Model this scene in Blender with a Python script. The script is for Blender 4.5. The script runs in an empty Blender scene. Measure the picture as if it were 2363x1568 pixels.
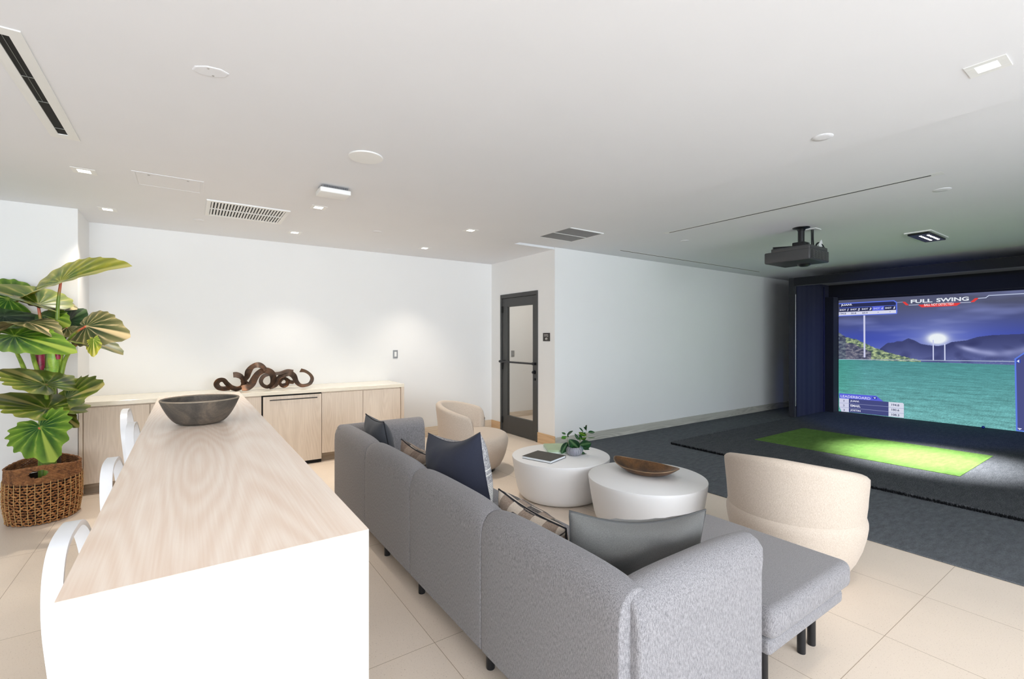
import bpy, bmesh, math, random
from mathutils import Vector, Matrix, noise as mnoise
random.seed(7)
SC = bpy.context.scene
COL = SC.collection
PI = math.pi

# ---------------------------------------------------------------- camera
EYE = 1.5
F_PX, CX, HY = 1078.0, 1181.5, 780.0
YAW = math.atan2(CX - 435.0, F_PX)
CO, SI = math.cos(YAW), math.sin(YAW)
cd = bpy.data.cameras.new('camera'); cam = bpy.data.objects.new('camera', cd); COL.objects.link(cam)
cd.sensor_width = 36.0; cd.lens = F_PX / 2363.0 * 36.0
cd.shift_y = -4.0 / 2363.0
cd.clip_start = 0.05
cam.location = (0, 0, EYE); cam.rotation_euler = (PI / 2, 0, -YAW)
SC.camera = cam

# ---------------------------------------------------------------- light and exposure
SC.view_settings.view_transform = 'Standard'; SC.view_settings.look = 'None'
SC.view_settings.exposure = 0.0; SC.view_settings.gamma = 1.0; SC.view_settings.use_curve_mapping = False
SC.cycles.use_denoising = True
SC.cycles.max_bounces = 8; SC.cycles.diffuse_bounces = 5; SC.cycles.use_adaptive_sampling = True; SC.cycles.adaptive_threshold = 0.02
W = bpy.data.worlds.new('sky'); SC.world = W; W.use_nodes = True
W.node_tree.nodes['Background'].inputs[0].default_value = (0.80, 0.90, 1.0, 1)
W.node_tree.nodes['Background'].inputs[1].default_value = 2.4

def area(name, loc, rot, sx, sy, power, col=(1, 1, 1)):
    l = bpy.data.lights.new(name, 'AREA'); l.shape = 'RECTANGLE'; l.size = sx; l.size_y = sy
    l.energy = power; l.color = col
    o = bpy.data.objects.new(name, l); COL.objects.link(o); o.location = loc; o.rotation_euler = rot
    return o
# daylight through the glazed south wall
area('window_daylight', (0.6, -4.25, 1.45), (math.radians(90), 0, 0), 6.6, 2.5, 520, (0.85, 0.925, 1.0))

# ---------------------------------------------------------------- helpers
def S(r, g, b):
    f = lambda c: (c / 255 / 12.92) if c / 255 <= 0.04045 else ((c / 255 + 0.055) / 1.055) ** 2.4
    return (f(r), f(g), f(b), 1.0)

def ray(px, py):
    u = (px - CX) / F_PX; v = (HY - py) / F_PX
    return Vector((CO * u + SI, -SI * u + CO, v))
def at(px, py, d=None, X=None, Y=None, Z=None):
    """the point of the room seen at a place of the photograph, given its depth or one coordinate"""
    r = ray(px, py)
    t = d if d is not None else (X / r.x if X is not None else (Y / r.y if Y is not None else (Z - EYE) / r.z))
    return Vector((0, 0, EYE)) + r * t

def mk(name, loc=(0, 0, 0), rz=0.0, label=None, cat=None, group=None):
    o = bpy.data.objects.new(name, None); COL.objects.link(o); o.location = loc; o.rotation_euler = (0, 0, rz)
    o.empty_display_size = 0.1
    tag(o, label, cat, group); return o
def tag(o, label=None, cat=None, group=None, kind=None):
    if label: o['label'] = label
    if cat: o['category'] = cat
    if group: o['group'] = group
    if kind: o['kind'] = kind
    return o
def obj(name, bm, mats, parent=None, smooth=None, loc=(0, 0, 0), rot=(0, 0, 0)):
    me = bpy.data.meshes.new(name)
    if isinstance(bm, tuple): me.from_pydata(*bm)
    else:
        bmesh.ops.recalc_face_normals(bm, faces=bm.faces[:]); bm.to_mesh(me); bm.free()
    if not isinstance(mats, (list, tuple)): mats = [mats]
    for m in mats: me.materials.append(m)
    if smooth is not None:
        me.polygons.foreach_set('use_smooth', [True] * len(me.polygons))
        if smooth < 180: me.set_sharp_from_angle(angle=math.radians(smooth))
    me.update()
    o = bpy.data.objects.new(name, me); COL.objects.link(o)
    o.parent = parent; o.location = loc; o.rotation_euler = rot
    return o
def B(): return bmesh.new()
def box(bm, x0, x1, y0, y1, z0, z1, bev=0.0, seg=2, mi=0, M=None):
    vs = [bm.verts.new((x, y, z)) for z in (z0, z1) for y in (y0, y1) for x in (x0, x1)]
    fs = [(0, 1, 3, 2), (4, 5, 7, 6), (0, 1, 5, 4), (2, 3, 7, 6), (0, 2, 6, 4), (1, 3, 7, 5)]
    F = [bm.faces.new([vs[i] for i in f]) for f in fs]
    for f in F: f.material_index = mi
    if M is not None: bmesh.ops.transform(bm, matrix=M, verts=vs)
    if bev > 0:
        es = list({e for f in F for e in f.edges})
        bmesh.ops.recalc_face_normals(bm, faces=F)
        bmesh.ops.bevel(bm, geom=es, offset=bev, segments=seg, profile=0.5, affect='EDGES')
    return bm
def lathe(bm, prof, n=48, c=(0, 0, 0), sx=1.0, sy=1.0, mi=0, capb=True, capt=True):
    rings = []
    for r, z in prof:
        rings.append([bm.verts.new((c[0] + sx * r * math.cos(2 * PI * i / n), c[1] + sy * r * math.sin(2 * PI * i / n), c[2] + z)) for i in range(n)])
    for a, b in zip(rings, rings[1:]):
        for i in range(n):
            f = bm.faces.new((a[i], a[(i + 1) % n], b[(i + 1) % n], b[i])); f.material_index = mi
    if capb: bm.faces.new(rings[0][::-1]).material_index = mi
    if capt: bm.faces.new(rings[-1]).material_index = mi
    return bm
def tube(bm, pts, rad, n=8, closed=False, mi=0, flat=1.0, up=None):
    pts = [Vector(p) for p in pts]; N = len(pts)
    rad = rad if isinstance(rad, (list, tuple)) else [rad] * N
    rings = []; prev = None
    for i, p in enumerate(pts):
        if closed: t = pts[(i + 1) % N] - pts[i - 1]
        else: t = pts[min(i + 1, N - 1)] - pts[max(i - 1, 0)]
        t.normalize()
        if prev is None:
            a = Vector(up) if up else (Vector((0, 0, 1)) if abs(t.z) < 0.9 else Vector((1, 0, 0)))
            u = (a - t * a.dot(t)).normalized()
        else: u = (prev - t * prev.dot(t)).normalized()
        prev = u; v = t.cross(u)
        rings.append([bm.verts.new(p + (u * math.cos(2 * PI * k / n) + v * math.sin(2 * PI * k / n) * flat) * rad[i]) for k in range(n)])
    rng = range(N) if closed else range(N - 1)
    for i in rng:
        a, b = rings[i], rings[(i + 1) % N]
        for k in range(n):
            f = bm.faces.new((a[k], a[(k + 1) % n], b[(k + 1) % n], b[k])); f.material_index = mi
    if not closed:
        bm.faces.new(rings[0][::-1]).material_index = mi; bm.faces.new(rings[-1]).material_index = mi
    return bm
def curve(cps, n=8):
    """Catmull-Rom through the control points"""
    P = [Vector(p) for p in cps]; P = [P[0] * 2 - P[1]] + P + [P[-1] * 2 - P[-2]]; out = []
    for i in range(1, len(P) - 2):
        for k in range(n):
            t = k / n
            out.append(0.5 * ((2 * P[i]) + (P[i + 1] - P[i - 1]) * t + (2 * P[i - 1] - 5 * P[i] + 4 * P[i + 1] - P[i + 2]) * t * t + (3 * P[i] - P[i - 1] - 3 * P[i + 1] + P[i + 2]) * t ** 3))
    out.append(P[-2].copy()); return out

# ---------------------------------------------------------------- materials
class NT:
    def __init__(s, name):
        s.m = bpy.data.materials.new(name); s.m.use_nodes = True; s.t = s.m.node_tree; s.b = s.t.nodes['Principled BSDF']
    def n(s, typ, **kw):
        nd = s.t.nodes.new(typ)
        for k, v in kw.items():
            if k.startswith('i_'):
                key = k[2:]; key = int(key) if key.isdigit() else key.replace('_', ' ')
                nd.inputs[key].default_value = v
            else: setattr(nd, k, v)
        return nd
    def l(s, a, b): s.t.links.new(a, b)
    def coord(s, scale=(1, 1, 1), loc=(0, 0, 0), rot=(0, 0, 0), kind='Object'):
        tc = s.n('ShaderNodeTexCoord'); mp = s.n('ShaderNodeMapping'); s.l(tc.outputs[kind], mp.inputs[0])
        mp.inputs['Scale'].default_value = scale; mp.inputs['Location'].default_value = loc; mp.inputs['Rotation'].default_value = rot
        return mp.outputs[0]
    def noise(s, vec, scale=5, detail=3, rough=0.5, dist=0.0):
        nd = s.n('ShaderNodeTexNoise', i_Scale=scale, i_Detail=detail, i_Roughness=rough, i_Distortion=dist); s.l(vec, nd.inputs['Vector']); return nd.outputs['Fac']
    def ramp(s, fac, stops):
        r = s.n('ShaderNodeValToRGB'); e = r.color_ramp.elements
        while len(e) < len(stops): e.new(0.5)
        for i, (p, c) in enumerate(stops): e[i].position = p; e[i].color = c if len(c) == 4 else (*c, 1)
        s.l(fac, r.inputs[0]); return r.outputs[0]
    def mix(s, a, b, fac, mode='MIX'):
        m = s.n('ShaderNodeMix', data_type='RGBA', blend_type=mode)
        for v, i in ((fac, 0), (a, 6), (b, 7)):
            if hasattr(v, 'node'): s.l(v, m.inputs[i])
            else: m.inputs[i].default_value = v
        return m.outputs[2]
    def math(s, op, a, b=None):
        m = s.n('ShaderNodeMath', operation=op)
        for i, v in enumerate((a, b)):
            if v is None: continue
            if hasattr(v, 'node'): s.l(v, m.inputs[i])
            else: m.inputs[i].default_value = v
        return m.outputs[0]
    def base(s, c):
        if hasattr(c, 'node'): s.l(c, s.b.inputs['Base Color'])
        else: s.b.inputs['Base Color'].default_value = c
    def bump(s, h, strength=0.2, dist=0.002):
        b = s.n('ShaderNodeBump', i_Strength=strength, i_Distance=dist); s.l(h, b.inputs['Height']); s.l(b.outputs[0], s.b.inputs['Normal'])
    def fin(s, rough=0.6, metal=0.0, spec=0.5, sheen=0.0, coat=0.0):
        s.b.inputs['Roughness'].default_value = rough; s.b.inputs['Metallic'].default_value = metal
        s.b.inputs['Specular IOR Level'].default_value = spec; s.b.inputs['Sheen Weight'].default_value = sheen
        s.b.inputs['Coat Weight'].default_value = coat
        return s.m
def dk(c, f): return (c[0] * f, c[1] * f, c[2] * f, 1)
def plain(name, c, rough=0.5, metal=0.0, spec=0.5, var=0.05, sc=9, bump=0.0, bs=300):
    k = NT(name); v = k.coord(); k.base(k.ramp(k.noise(v, sc, 4), [(0.3, dk(c, 1 - var)), (0.7, dk(c, 1 + var))]))
    if bump: k.bump(k.noise(v, bs, 2), bump, 0.001)
    return k.fin(rough, metal, spec)
def fabric(name, c, c2, fine=(900, 900, 160), rough=0.9, amt=0.5, sheen=0.15, bump=0.25):
    k = NT(name); v = k.coord(fine); v2 = k.coord((fine[0] * 1.3, fine[0] * 1.3, fine[0] * 1.3))
    n1 = k.noise(v, 1.0, 3, 0.6); n2 = k.noise(v2, 0.8, 2, 0.6)
    f = k.math('ADD', k.math('MULTIPLY', n1, 0.6), k.math('MULTIPLY', n2, 0.4))
    k.base(k.ramp(f, [(0.5 - 0.22 * amt, c2), (0.5 + 0.22 * amt, c)])); k.bump(f, bump, 0.001)
    return k.fin(rough, 0, 0.25, sheen)
def wood(name, c, c2, axis='Y', freq=1.0, rough=0.45, seed=0, spec=0.4, cath=0.5):
    k = NT(name)
    sc = {'X': (0.35, 3, 3), 'Y': (3, 0.35, 3), 'Z': (3, 3, 0.35)}[axis]
    v = k.coord(tuple(q * freq for q in sc), (seed, seed * 1.7, seed * 0.6))
    low = k.noise(v, 1.0, 1.5, 0.45, 0.3)
    rings = k.math('SINE', k.math('MULTIPLY', low, 170.0))
    fs = {'X': (3, 160, 160), 'Y': (160, 3, 160), 'Z': (160, 160, 3)}[axis]
    fine = k.noise(k.coord(fs), 1.0, 3, 0.6)
    pat = k.noise(v, 2.2, 2)
    f = k.math('ADD', k.math('MULTIPLY', rings, 0.20 * cath), k.math('ADD', k.math('MULTIPLY', fine, 0.55), k.math('MULTIPLY', pat, 0.45)))
    k.base(k.ramp(f, [(0.28, c2), (0.68, c)])); k.bump(fine, 0.06, 0.0006)
    return k.fin(rough, 0, spec)
def emit(name, c, st=1.0, vcol=None):
    m = bpy.data.materials.new(name); m.use_nodes = True; t = m.node_tree; t.nodes.clear()
    e = t.nodes.new('ShaderNodeEmission'); e.inputs[0].default_value = c; e.inputs[1].default_value = st
    o = t.nodes.new('ShaderNodeOutputMaterial'); t.links.new(e.outputs[0], o.inputs[0])
    if vcol:
        a = t.nodes.new('ShaderNodeAttribute'); a.attribute_name = vcol; t.links.new(a.outputs[0], e.inputs[0])
    return m

M = {}
M['wall'] = plain('white_wall_paint', S(238, 238, 237), 0.75, spec=0.3, var=0.008, sc=2, bump=0.03)
M['ceil'] = plain('white_ceiling_paint', S(232, 233, 236), 0.85, spec=0.2, var=0.008, sc=2, bump=0.03)
M['trimw'] = plain('white_enamel', S(236, 236, 234), 0.45, var=0.01)
M['dark'] = plain('black_void', S(18, 18, 17), 0.8, var=0.1)
M['black'] = plain('black_plastic', S(34, 34, 35), 0.42, var=0.08, bump=0.08, bs=700)
M['projg'] = plain('charcoal_projector_shell', S(62, 62, 63), 0.42, var=0.06, bump=0.08, bs=700)
M['blackm'] = plain('black_powder_metal', S(30, 30, 33), 0.35, 0.2, var=0.05)
M['door'] = plain('charcoal_door_paint', S(64, 64, 63), 0.42, var=0.03, bump=0.03)
M['alu'] = plain('brushed_aluminium', S(170, 170, 170), 0.35, 0.8, var=0.05)
M['whitem'] = plain('white_painted_metal', S(236, 237, 240), 0.32, var=0.01)
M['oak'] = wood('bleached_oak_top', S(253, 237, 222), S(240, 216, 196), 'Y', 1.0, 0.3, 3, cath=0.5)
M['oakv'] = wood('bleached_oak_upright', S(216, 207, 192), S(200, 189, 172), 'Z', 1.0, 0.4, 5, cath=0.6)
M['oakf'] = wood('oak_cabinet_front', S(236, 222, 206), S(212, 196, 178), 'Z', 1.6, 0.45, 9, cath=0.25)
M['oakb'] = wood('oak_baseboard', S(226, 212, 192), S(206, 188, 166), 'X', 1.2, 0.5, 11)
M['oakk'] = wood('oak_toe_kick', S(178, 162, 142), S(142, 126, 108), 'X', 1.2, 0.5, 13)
M['stone'] = plain('cream_quartz', S(246, 238, 220), 0.12, var=0.02, sc=30)
M['tablew'] = plain('white_lacquered_plaster', S(238, 237, 237), 0.5, var=0.01, sc=3, bump=0.03)
M['sofa'] = fabric('grey_heather_upholstery', S(156, 153, 155), S(102, 100, 103), (430, 430, 75), bump=0.06)
M['linen'] = fabric('cream_linen_weave', S(216, 203, 190), S(170, 154, 138), (520, 520, 90), amt=0.8, bump=0.12)
M['velvet'] = fabric('charcoal_velvet', S(110, 109, 107), S(80, 79, 77), (420, 420, 420), amt=0.8, sheen=0.25, bump=0.08)
M['slate'] = fabric('slate_cotton', S(82, 84, 90), S(58, 60, 66), (600, 600, 300), amt=0.8)
M['navy'] = fabric('navy_denim', S(52, 55, 70), S(34, 36, 48), (700, 700, 400), amt=0.8)
M['cord'] = plain('dark_cord_piping', S(28, 29, 34), 0.9, var=0.1)
def stripes_mat(name, bands, blocks, sc, sx, seed=0.0):
    """woven wool with stripes along the cushion broken up by blocks of other bands, in the cushion's own axes"""
    k = NT(name); v = k.coord((1, 1, 1)); sep = k.n('ShaderNodeSeparateXYZ'); k.l(v, sep.inputs[0])
    wob = k.math('MULTIPLY', k.math('SUBTRACT', k.noise(k.coord((1, 1, 1), (seed, 0, 0)), 7, 2), 0.5), 0.07)
    yz = k.math('ADD', sep.outputs[1], k.math('MULTIPLY', sep.outputs[2], 0.9))
    f = k.math('FRACT', k.math('ADD', k.math('MULTIPLY', yz, sc), k.math('ADD', wob, 5.5 + seed)))
    r1 = k.ramp(f, bands); r1.node.color_ramp.interpolation = 'CONSTANT'; r2 = k.ramp(f, blocks); r2.node.color_ramp.interpolation = 'CONSTANT'
    blk = k.math('GREATER_THAN', k.math('FRACT', k.math('ADD', k.math('MULTIPLY', sep.outputs[0], sx), 5.2 + seed)), 0.5)
    g = k.noise(k.coord((150, 150, 150)), 1.0, 3, 0.7)
    k.base(k.mix(k.mix(r1, r2, blk), k.ramp(g, [(0.3, S(70, 62, 60)), (0.7, S(222, 210, 198))]), 0.22)); k.bump(g, 0.6, 0.003)
    return k.fin(0.95, 0, 0.2, 0.1)
BK, TN, LT, BR = S(32, 30, 34), S(150, 130, 114), S(214, 200, 184), S(118, 96, 82)
M['patch'] = stripes_mat('striped_wool_weave', [(0.0, BK), (0.30, LT), (0.42, BK), (0.50, TN), (0.80, BK), (0.9, LT)], [(0.0, TN), (0.30, LT), (0.40, BK), (0.46, LT), (0.72, BK), (0.9, BR)], 9.5, 6.2)
M['patch2'] = stripes_mat('brown_striped_wool', [(0.0, TN), (0.35, BK), (0.43, TN), (0.8, BK), (0.86, LT)], [(0.0, BR), (0.35, LT), (0.45, TN), (0.8, BK)], 11.0, 5.0, 0.3)
k = NT('grey_felt_with_white_cords'); v = k.coord(); sep = k.n('ShaderNodeSeparateXYZ'); k.l(v, sep.inputs[0])
g = k.noise(k.coord((90, 90, 90)), 1.0, 4, 0.7)
felt = k.ramp(g, [(0.35, S(120, 118, 122)), (0.65, S(206, 203, 203))])
low_ = k.math('LESS_THAN', sep.outputs[1], -0.085)
cords = k.math('MULTIPLY', k.math('GREATER_THAN', k.math('SINE', k.math('MULTIPLY', sep.outputs[1], 700.0)), 0.0), low_)
two = k.math('ADD', k.math('LESS_THAN', k.math('ABSOLUTE', k.math('ADD', sep.outputs[1], 0.005)), 0.003), k.math('LESS_THAN', k.math('ABSOLUTE', k.math('ADD', sep.outputs[1], 0.035)), 0.003))
k.base(k.mix(felt, S(232, 229, 222), k.math('ADD', cords, two))); k.bump(g, 0.5, 0.003); M['felt'] = k.fin(0.95, 0, 0.2)
# floor tiles: large format terrazzo-like stone with hairline joints
k = NT('beige_terrazzo_tile'); v = k.coord((1, 1, 1), (-0.995 + 0.628 * 10, -0.865 + 1.24 * 10, 0))
br = k.n('ShaderNodeTexBrick', offset=0.0, squash=1.0, i_Scale=1.0); br.inputs['Mortar Size'].default_value = 0.0016
br.inputs['Mortar Smooth'].default_value = 0.2; br.inputs['Brick Width'].default_value = 0.628; br.inputs['Row Height'].default_value = 1.24
br.inputs['Color1'].default_value = S(240, 225, 209); br.inputs['Color2'].default_value = S(237, 221, 204); br.inputs['Mortar'].default_value = S(176, 156, 134)
k.l(v, br.inputs['Vector'])
sp = k.ramp(k.noise(k.coord((1, 1, 1)), 150, 3, 0.7), [(0.30, S(150, 128, 106)), (0.40, S(255, 255, 255)), (0.62, S(255, 255, 255)), (0.75, S(250, 244, 236))])
cl = k.ramp(k.noise(k.coord(), 2.0, 4), [(0.3, (0.94, 0.94, 0.94, 1)), (0.7, (1.0, 1.0, 1.0, 1))])
k.base(k.mix(k.mix(br.outputs[0], sp, 0.55, 'MULTIPLY'), cl, 1.0, 'MULTIPLY')); M['tile'] = k.fin(0.38, 0, 0.35)
def turf(name, c, c2, sc, b=0.8):
    k = NT(name); n = k.noise(k.coord(), sc, 3, 0.7); n2 = k.noise(k.coord((1, 3, 1)), 9, 4, 0.6)
    k.base(k.mix(k.ramp(n, [(0.32, c2), (0.68, c)]), k.ramp(n2, [(0.3, (0.78, 0.78, 0.78, 1)), (0.7, (1.15, 1.15, 1.15, 1))]), 1.0, 'MULTIPLY'))
    k.bump(n, b, 0.006); return k.fin(0.95, 0, 0.15)
M['rubber'] = turf('dark_grey_sports_carpet', S(110, 114, 119), S(84, 87, 91), 160, 0.4)
M['mat'] = turf('black_grey_turf', S(108, 110, 114), S(40, 42, 45), 100, 1.0)
M['green'] = turf('lime_green_turf', S(112, 146, 76), S(84, 118, 48), 200, 0.9)
M['fringe'] = turf('black_turf_edge', S(40, 42, 46), S(14, 15, 17), 300, 1.0)
M['curtain'] = fabric('black_padded_fabric', S(34, 34, 40), S(20, 20, 26), (500, 500, 500), amt=0.9)
M['curtainb'] = fabric('side_netting_with_blue_glow', S(36, 38, 74), S(20, 22, 46), (260, 260, 260), amt=0.9)  # the screen's blue glow on the netting is put into this colour
def patina(name, a, b, c, rough=0.4, metal=0.6, sc=6):
    k = NT(name); n = k.noise(k.coord(), sc, 6, 0.65, 0.6); n2 = k.noise(k.coord((1, 1, 4)), sc * 9, 4, 0.7)
    k.base(k.mix(k.ramp(n, [(0.32, a), (0.5, b), (0.70, c)]), k.ramp(n2, [(0.3, (0.7, 0.7, 0.7, 1)), (0.7, (1.1, 1.1, 1.1, 1))]), 1.0, 'MULTIPLY'))
    k.bump(n2, 0.25, 0.002); return k.fin(rough, metal, 0.5)
M['bronze'] = patina('aged_bronze', S(74, 62, 54), S(118, 90, 68), S(150, 108, 72), 0.36, 0.7, 7)
M['iron'] = patina('hammered_brown_metal', S(62, 52, 46), S(96, 76, 64), S(140, 96, 66), 0.42, 0.55, 9)
M['darkwood'] = patina('dark_weathered_wood', S(60, 56, 53), S(84, 78, 71), S(122, 108, 94), 0.5, 0.0, 8)
M['rimwood'] = plain('pale_worn_rim', S(150, 136, 118), 0.6, var=0.15, sc=30)
M['wicker'] = patina('brown_water_hyacinth', S(120, 76, 42), S(176, 118, 68), S(210, 156, 98), 0.75, 0.0, 22)
M['wickerd'] = patina('dark_brown_rush', S(96, 60, 38), S(146, 98, 60), S(184, 128, 80), 0.8, 0.0, 30)
M['ribs'] = plain('pale_reed_ties', S(188, 152, 100), 0.7, var=0.15, sc=40)
M['soil'] = plain('dark_moss', S(52, 42, 28), 0.95, var=0.3, sc=60, bump=0.8, bs=80)
M['linerd'] = plain('dark_basket_liner', S(40, 28, 20), 0.9, var=0.2, sc=40)
M['paper'] = plain('white_page_block', S(232, 236, 240), 0.7, var=0.03, sc=200)
M['bookd'] = plain('taupe_book_cloth', S(76, 72, 66), 0.7, var=0.05, bump=0.1, bs=900)
M['bookg'] = plain('sage_green_cover', S(168, 188, 152), 0.5, var=0.06, sc=14)
M['bookg2'] = plain('pale_green_cover', S(206, 220, 206), 0.5, var=0.06, sc=14)
def leafmat(name, a, b, vein, under, under2, rough=0.38):
    k = NT(name); at_ = k.n('ShaderNodeAttribute', attribute_name='vein'); at2 = k.n('ShaderNodeAttribute', attribute_name='edge')
    n = k.noise(k.coord((1, 1, 1), kind='Object'), 9, 4)
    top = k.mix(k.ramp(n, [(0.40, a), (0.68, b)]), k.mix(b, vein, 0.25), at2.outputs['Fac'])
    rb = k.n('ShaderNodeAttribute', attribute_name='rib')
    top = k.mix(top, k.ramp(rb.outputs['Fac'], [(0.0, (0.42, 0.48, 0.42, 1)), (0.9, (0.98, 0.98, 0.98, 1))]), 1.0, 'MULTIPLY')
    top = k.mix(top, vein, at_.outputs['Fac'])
    und = k.mix(k.ramp(n, [(0.35, under), (0.65, under2)]), vein, k.math('MULTIPLY', at_.outputs['Fac'], 0.6))
    g = k.n('ShaderNodeNewGeometry'); k.base(k.mix(top, und, g.outputs['Backfacing']))
    return k.fin(rough, 0, 0.3)
M['leafG'] = leafmat('deep_green_leaf', S(30, 84, 22), S(92, 134, 26), S(150, 168, 70), S(70, 84, 48), S(118, 116, 62))
M['leafY'] = leafmat('yellow_green_leaf', S(108, 138, 42), S(186, 180, 40), S(214, 206, 120), S(122, 136, 48), S(200, 176, 44))
M['leafO'] = leafmat('olive_leaf', S(44, 86, 24), S(108, 130, 28), S(180, 168, 100), S(96, 88, 58), S(150, 134, 92))
M['leafB'] = leafmat('dull_green_leaf_with_tan', S(44, 66, 36), S(92, 98, 54), S(206, 184, 140), S(98, 84, 60), S(160, 140, 96))
M['leafD'] = leafmat('dark_green_leaf', S(26, 52, 36), S(44, 76, 44), S(80, 104, 66), S(34, 48, 40), S(56, 70, 50))
M['leafS'] = leafmat('glossy_small_leaf', S(22, 56, 32), S(42, 86, 48), S(96, 130, 84), S(58, 64, 50), S(84, 88, 66), 0.22)
M['leafL'] = leafmat('bright_small_leaf', S(60, 128, 44), S(96, 160, 60), S(150, 190, 100), S(90, 130, 70), S(110, 150, 80), 0.3)
def stalkmat():
    k = NT('green_stalk'); a = k.n('ShaderNodeAttribute', attribute_name='tipf')
    n = k.noise(k.coord((30, 30, 4)), 1, 3)
    k.base(k.mix(k.ramp(n, [(0.3, S(92, 128, 40)), (0.7, S(168, 190, 76))]), S(206, 104, 76), a.outputs['Fac'])); return k.fin(0.4, 0, 0.5)
M['stalk'] = stalkmat()
M['cane'] = plain('green_cane', S(120, 150, 62), 0.45, var=0.25, sc=14)
M['caneb'] = plain('brown_cane', S(62, 46, 38), 0.8, var=0.2, sc=20)
M['sheath'] = patina('magenta_leaf_sheath', S(96, 40, 44), S(176, 52, 84), S(206, 84, 110), 0.35, 0, 12)
M['bud'] = patina('lime_leaf_sheath', S(120, 180, 90), S(170, 210, 80), S(200, 220, 90), 0.35, 0, 10)
k = NT('navy_white_striped_glaze'); v = k.coord(); gr = k.n('ShaderNodeTexGradient', gradient_type='RADIAL'); k.l(v, gr.inputs[0])
f = k.math('SINE', k.math('MULTIPLY', k.math('ADD', gr.outputs['Fac'], k.math('MULTIPLY', k.noise(k.coord((1, 1, 1)), 14, 2), 0.02)), 2 * PI * 36))
k.base(k.ramp(f, [(0.35, S(60, 66, 88)), (0.6, S(226, 226, 230))])); M['pot'] = k.fin(0.3)
M['screen'] = emit('projected_picture', (1, 1, 1, 1), 0.95, 'Col')
# thin window glass: mostly clear with a faint reflection
def glass(name, tint=(1, 1, 1, 1), refl=0.06):
    m = bpy.data.materials.new(name); m.use_nodes = True; t = m.node_tree; t.nodes.clear()
    tr = t.nodes.new('ShaderNodeBsdfTransparent'); tr.inputs[0].default_value = tint
    gl = t.nodes.new('ShaderNodeBsdfGlossy'); gl.inputs['Roughness'].default_value = 0.02
    mx = t.nodes.new('ShaderNodeMixShader'); mx.inputs[0].default_value = refl; o = t.nodes.new('ShaderNodeOutputMaterial')
    t.links.new(tr.outputs[0], mx.inputs[1]); t.links.new(gl.outputs[0], mx.inputs[2]); t.links.new(mx.outputs[0], o.inputs[0]); return m
M['glass'] = glass('window_glass'); M['doorglass'] = glass('door_glass', (0.90, 0.89, 0.87, 1), 0.06)

# ================================================================ THE ROOM
HL, HH = 2.711, 2.739           # the lower ceiling, and the slightly higher one over the golf bay side
def struct(name, bm, m, parent=None, **kw):
    o = obj(name, bm, m, parent, **kw)
    if parent is None: o['kind'] = 'structure'
    return o
struct('floor', box(B(), -3.2, 12.2, -4.1, 7.4, -0.1, 0), M['tile'])
b = B(); box(b, -3.2, 3.45, -4.1, 6.7, HL, 2.95); box(b, 3.45, 8.2, 4.93, 7.4, HL, 2.95); struct('ceiling', b, M['ceil'])
struct('ceiling.001', box(B(), 3.45, 12.2, -4.1, 4.93, HH, 2.95), M['ceil'])
struct('wall_north', box(B(), -0.855, 4.118, 6.54, 6.7, 0, HL), M['wall'])
b = B(); box(b, -3.2, -0.855, 5.93, 6.7, 0, HL); struct('wall_northwest', b, M['wall'])
struct('wall_west', box(B(), -3.35, -3.2, -4.1, 6.7, 0, HL), M['wall'])
# the door wall, with an opening for the door
DY0, DY1, DZ, DX = 5.292, 6.263, 2.183, 4.118
b = B(); box(b, DX, DX + 0.14, DY1, 6.7, 0, HL); box(b, DX, DX + 0.14, DY0, DY1, DZ, HL); box(b, DX, DX + 0.14, 5.06, DY0, 0, HL)
struct('wall_door_side', b, M['wall'])
struct('wall_bay_north', box(B(), DX, 12.2, 4.92, 5.06, 0, HH), M['wall'])
struct('wall_east', box(B(), 12.0, 12.2, -4.1, 4.92, 0, HH), M['wall'])
# corridor behind the glazed door
struct('wall_corridor', box(B(), DX, 8.2, 7.25, 7.4, 0, HL), M['wall'])
struct('wall_corridor_end', box(B(), 8.0, 8.2, 5.06, 7.25, 0, HL), M['wall'])
struct('baseboard_corridor', box(B(), 4.26, 8.0, 7.235, 7.25, 0, 0.1, 0.003), M['oakb'])
# glazed south wall behind the camera
b = B(); box(b, 4.0, 12.2, -4.1, -3.95, 0, HH); box(b, -3.2, -2.8, -4.1, -3.95, 0, HL); box(b, -2.8, 4.0, -4.1, -3.95, 2.62, HL)
struct('wall_south', b, M['wall'])
for i in range(4):
    x0 = -2.8 + i * 1.7; x1 = x0 + 1.7
    b = B()
    for a in ((x0, x0 + 0.05, 0, 2.62), (x1 - 0.05, x1, 0, 2.62), (x0 + 0.05, x1 - 0.05, 0, 0.07), (x0 + 0.05, x1 - 0.05, 2.55, 2.62)):
        box(b, a[0], a[1], -4.06, -3.99, a[2], a[3], 0.004)
    w = struct('window_%d' % (i + 1), b, M['door'])
    obj('pane', box(B(), x0 + 0.05, x1 - 0.05, -4.03, -4.02, 0.07, 2.55), M['glass'], w)
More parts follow.
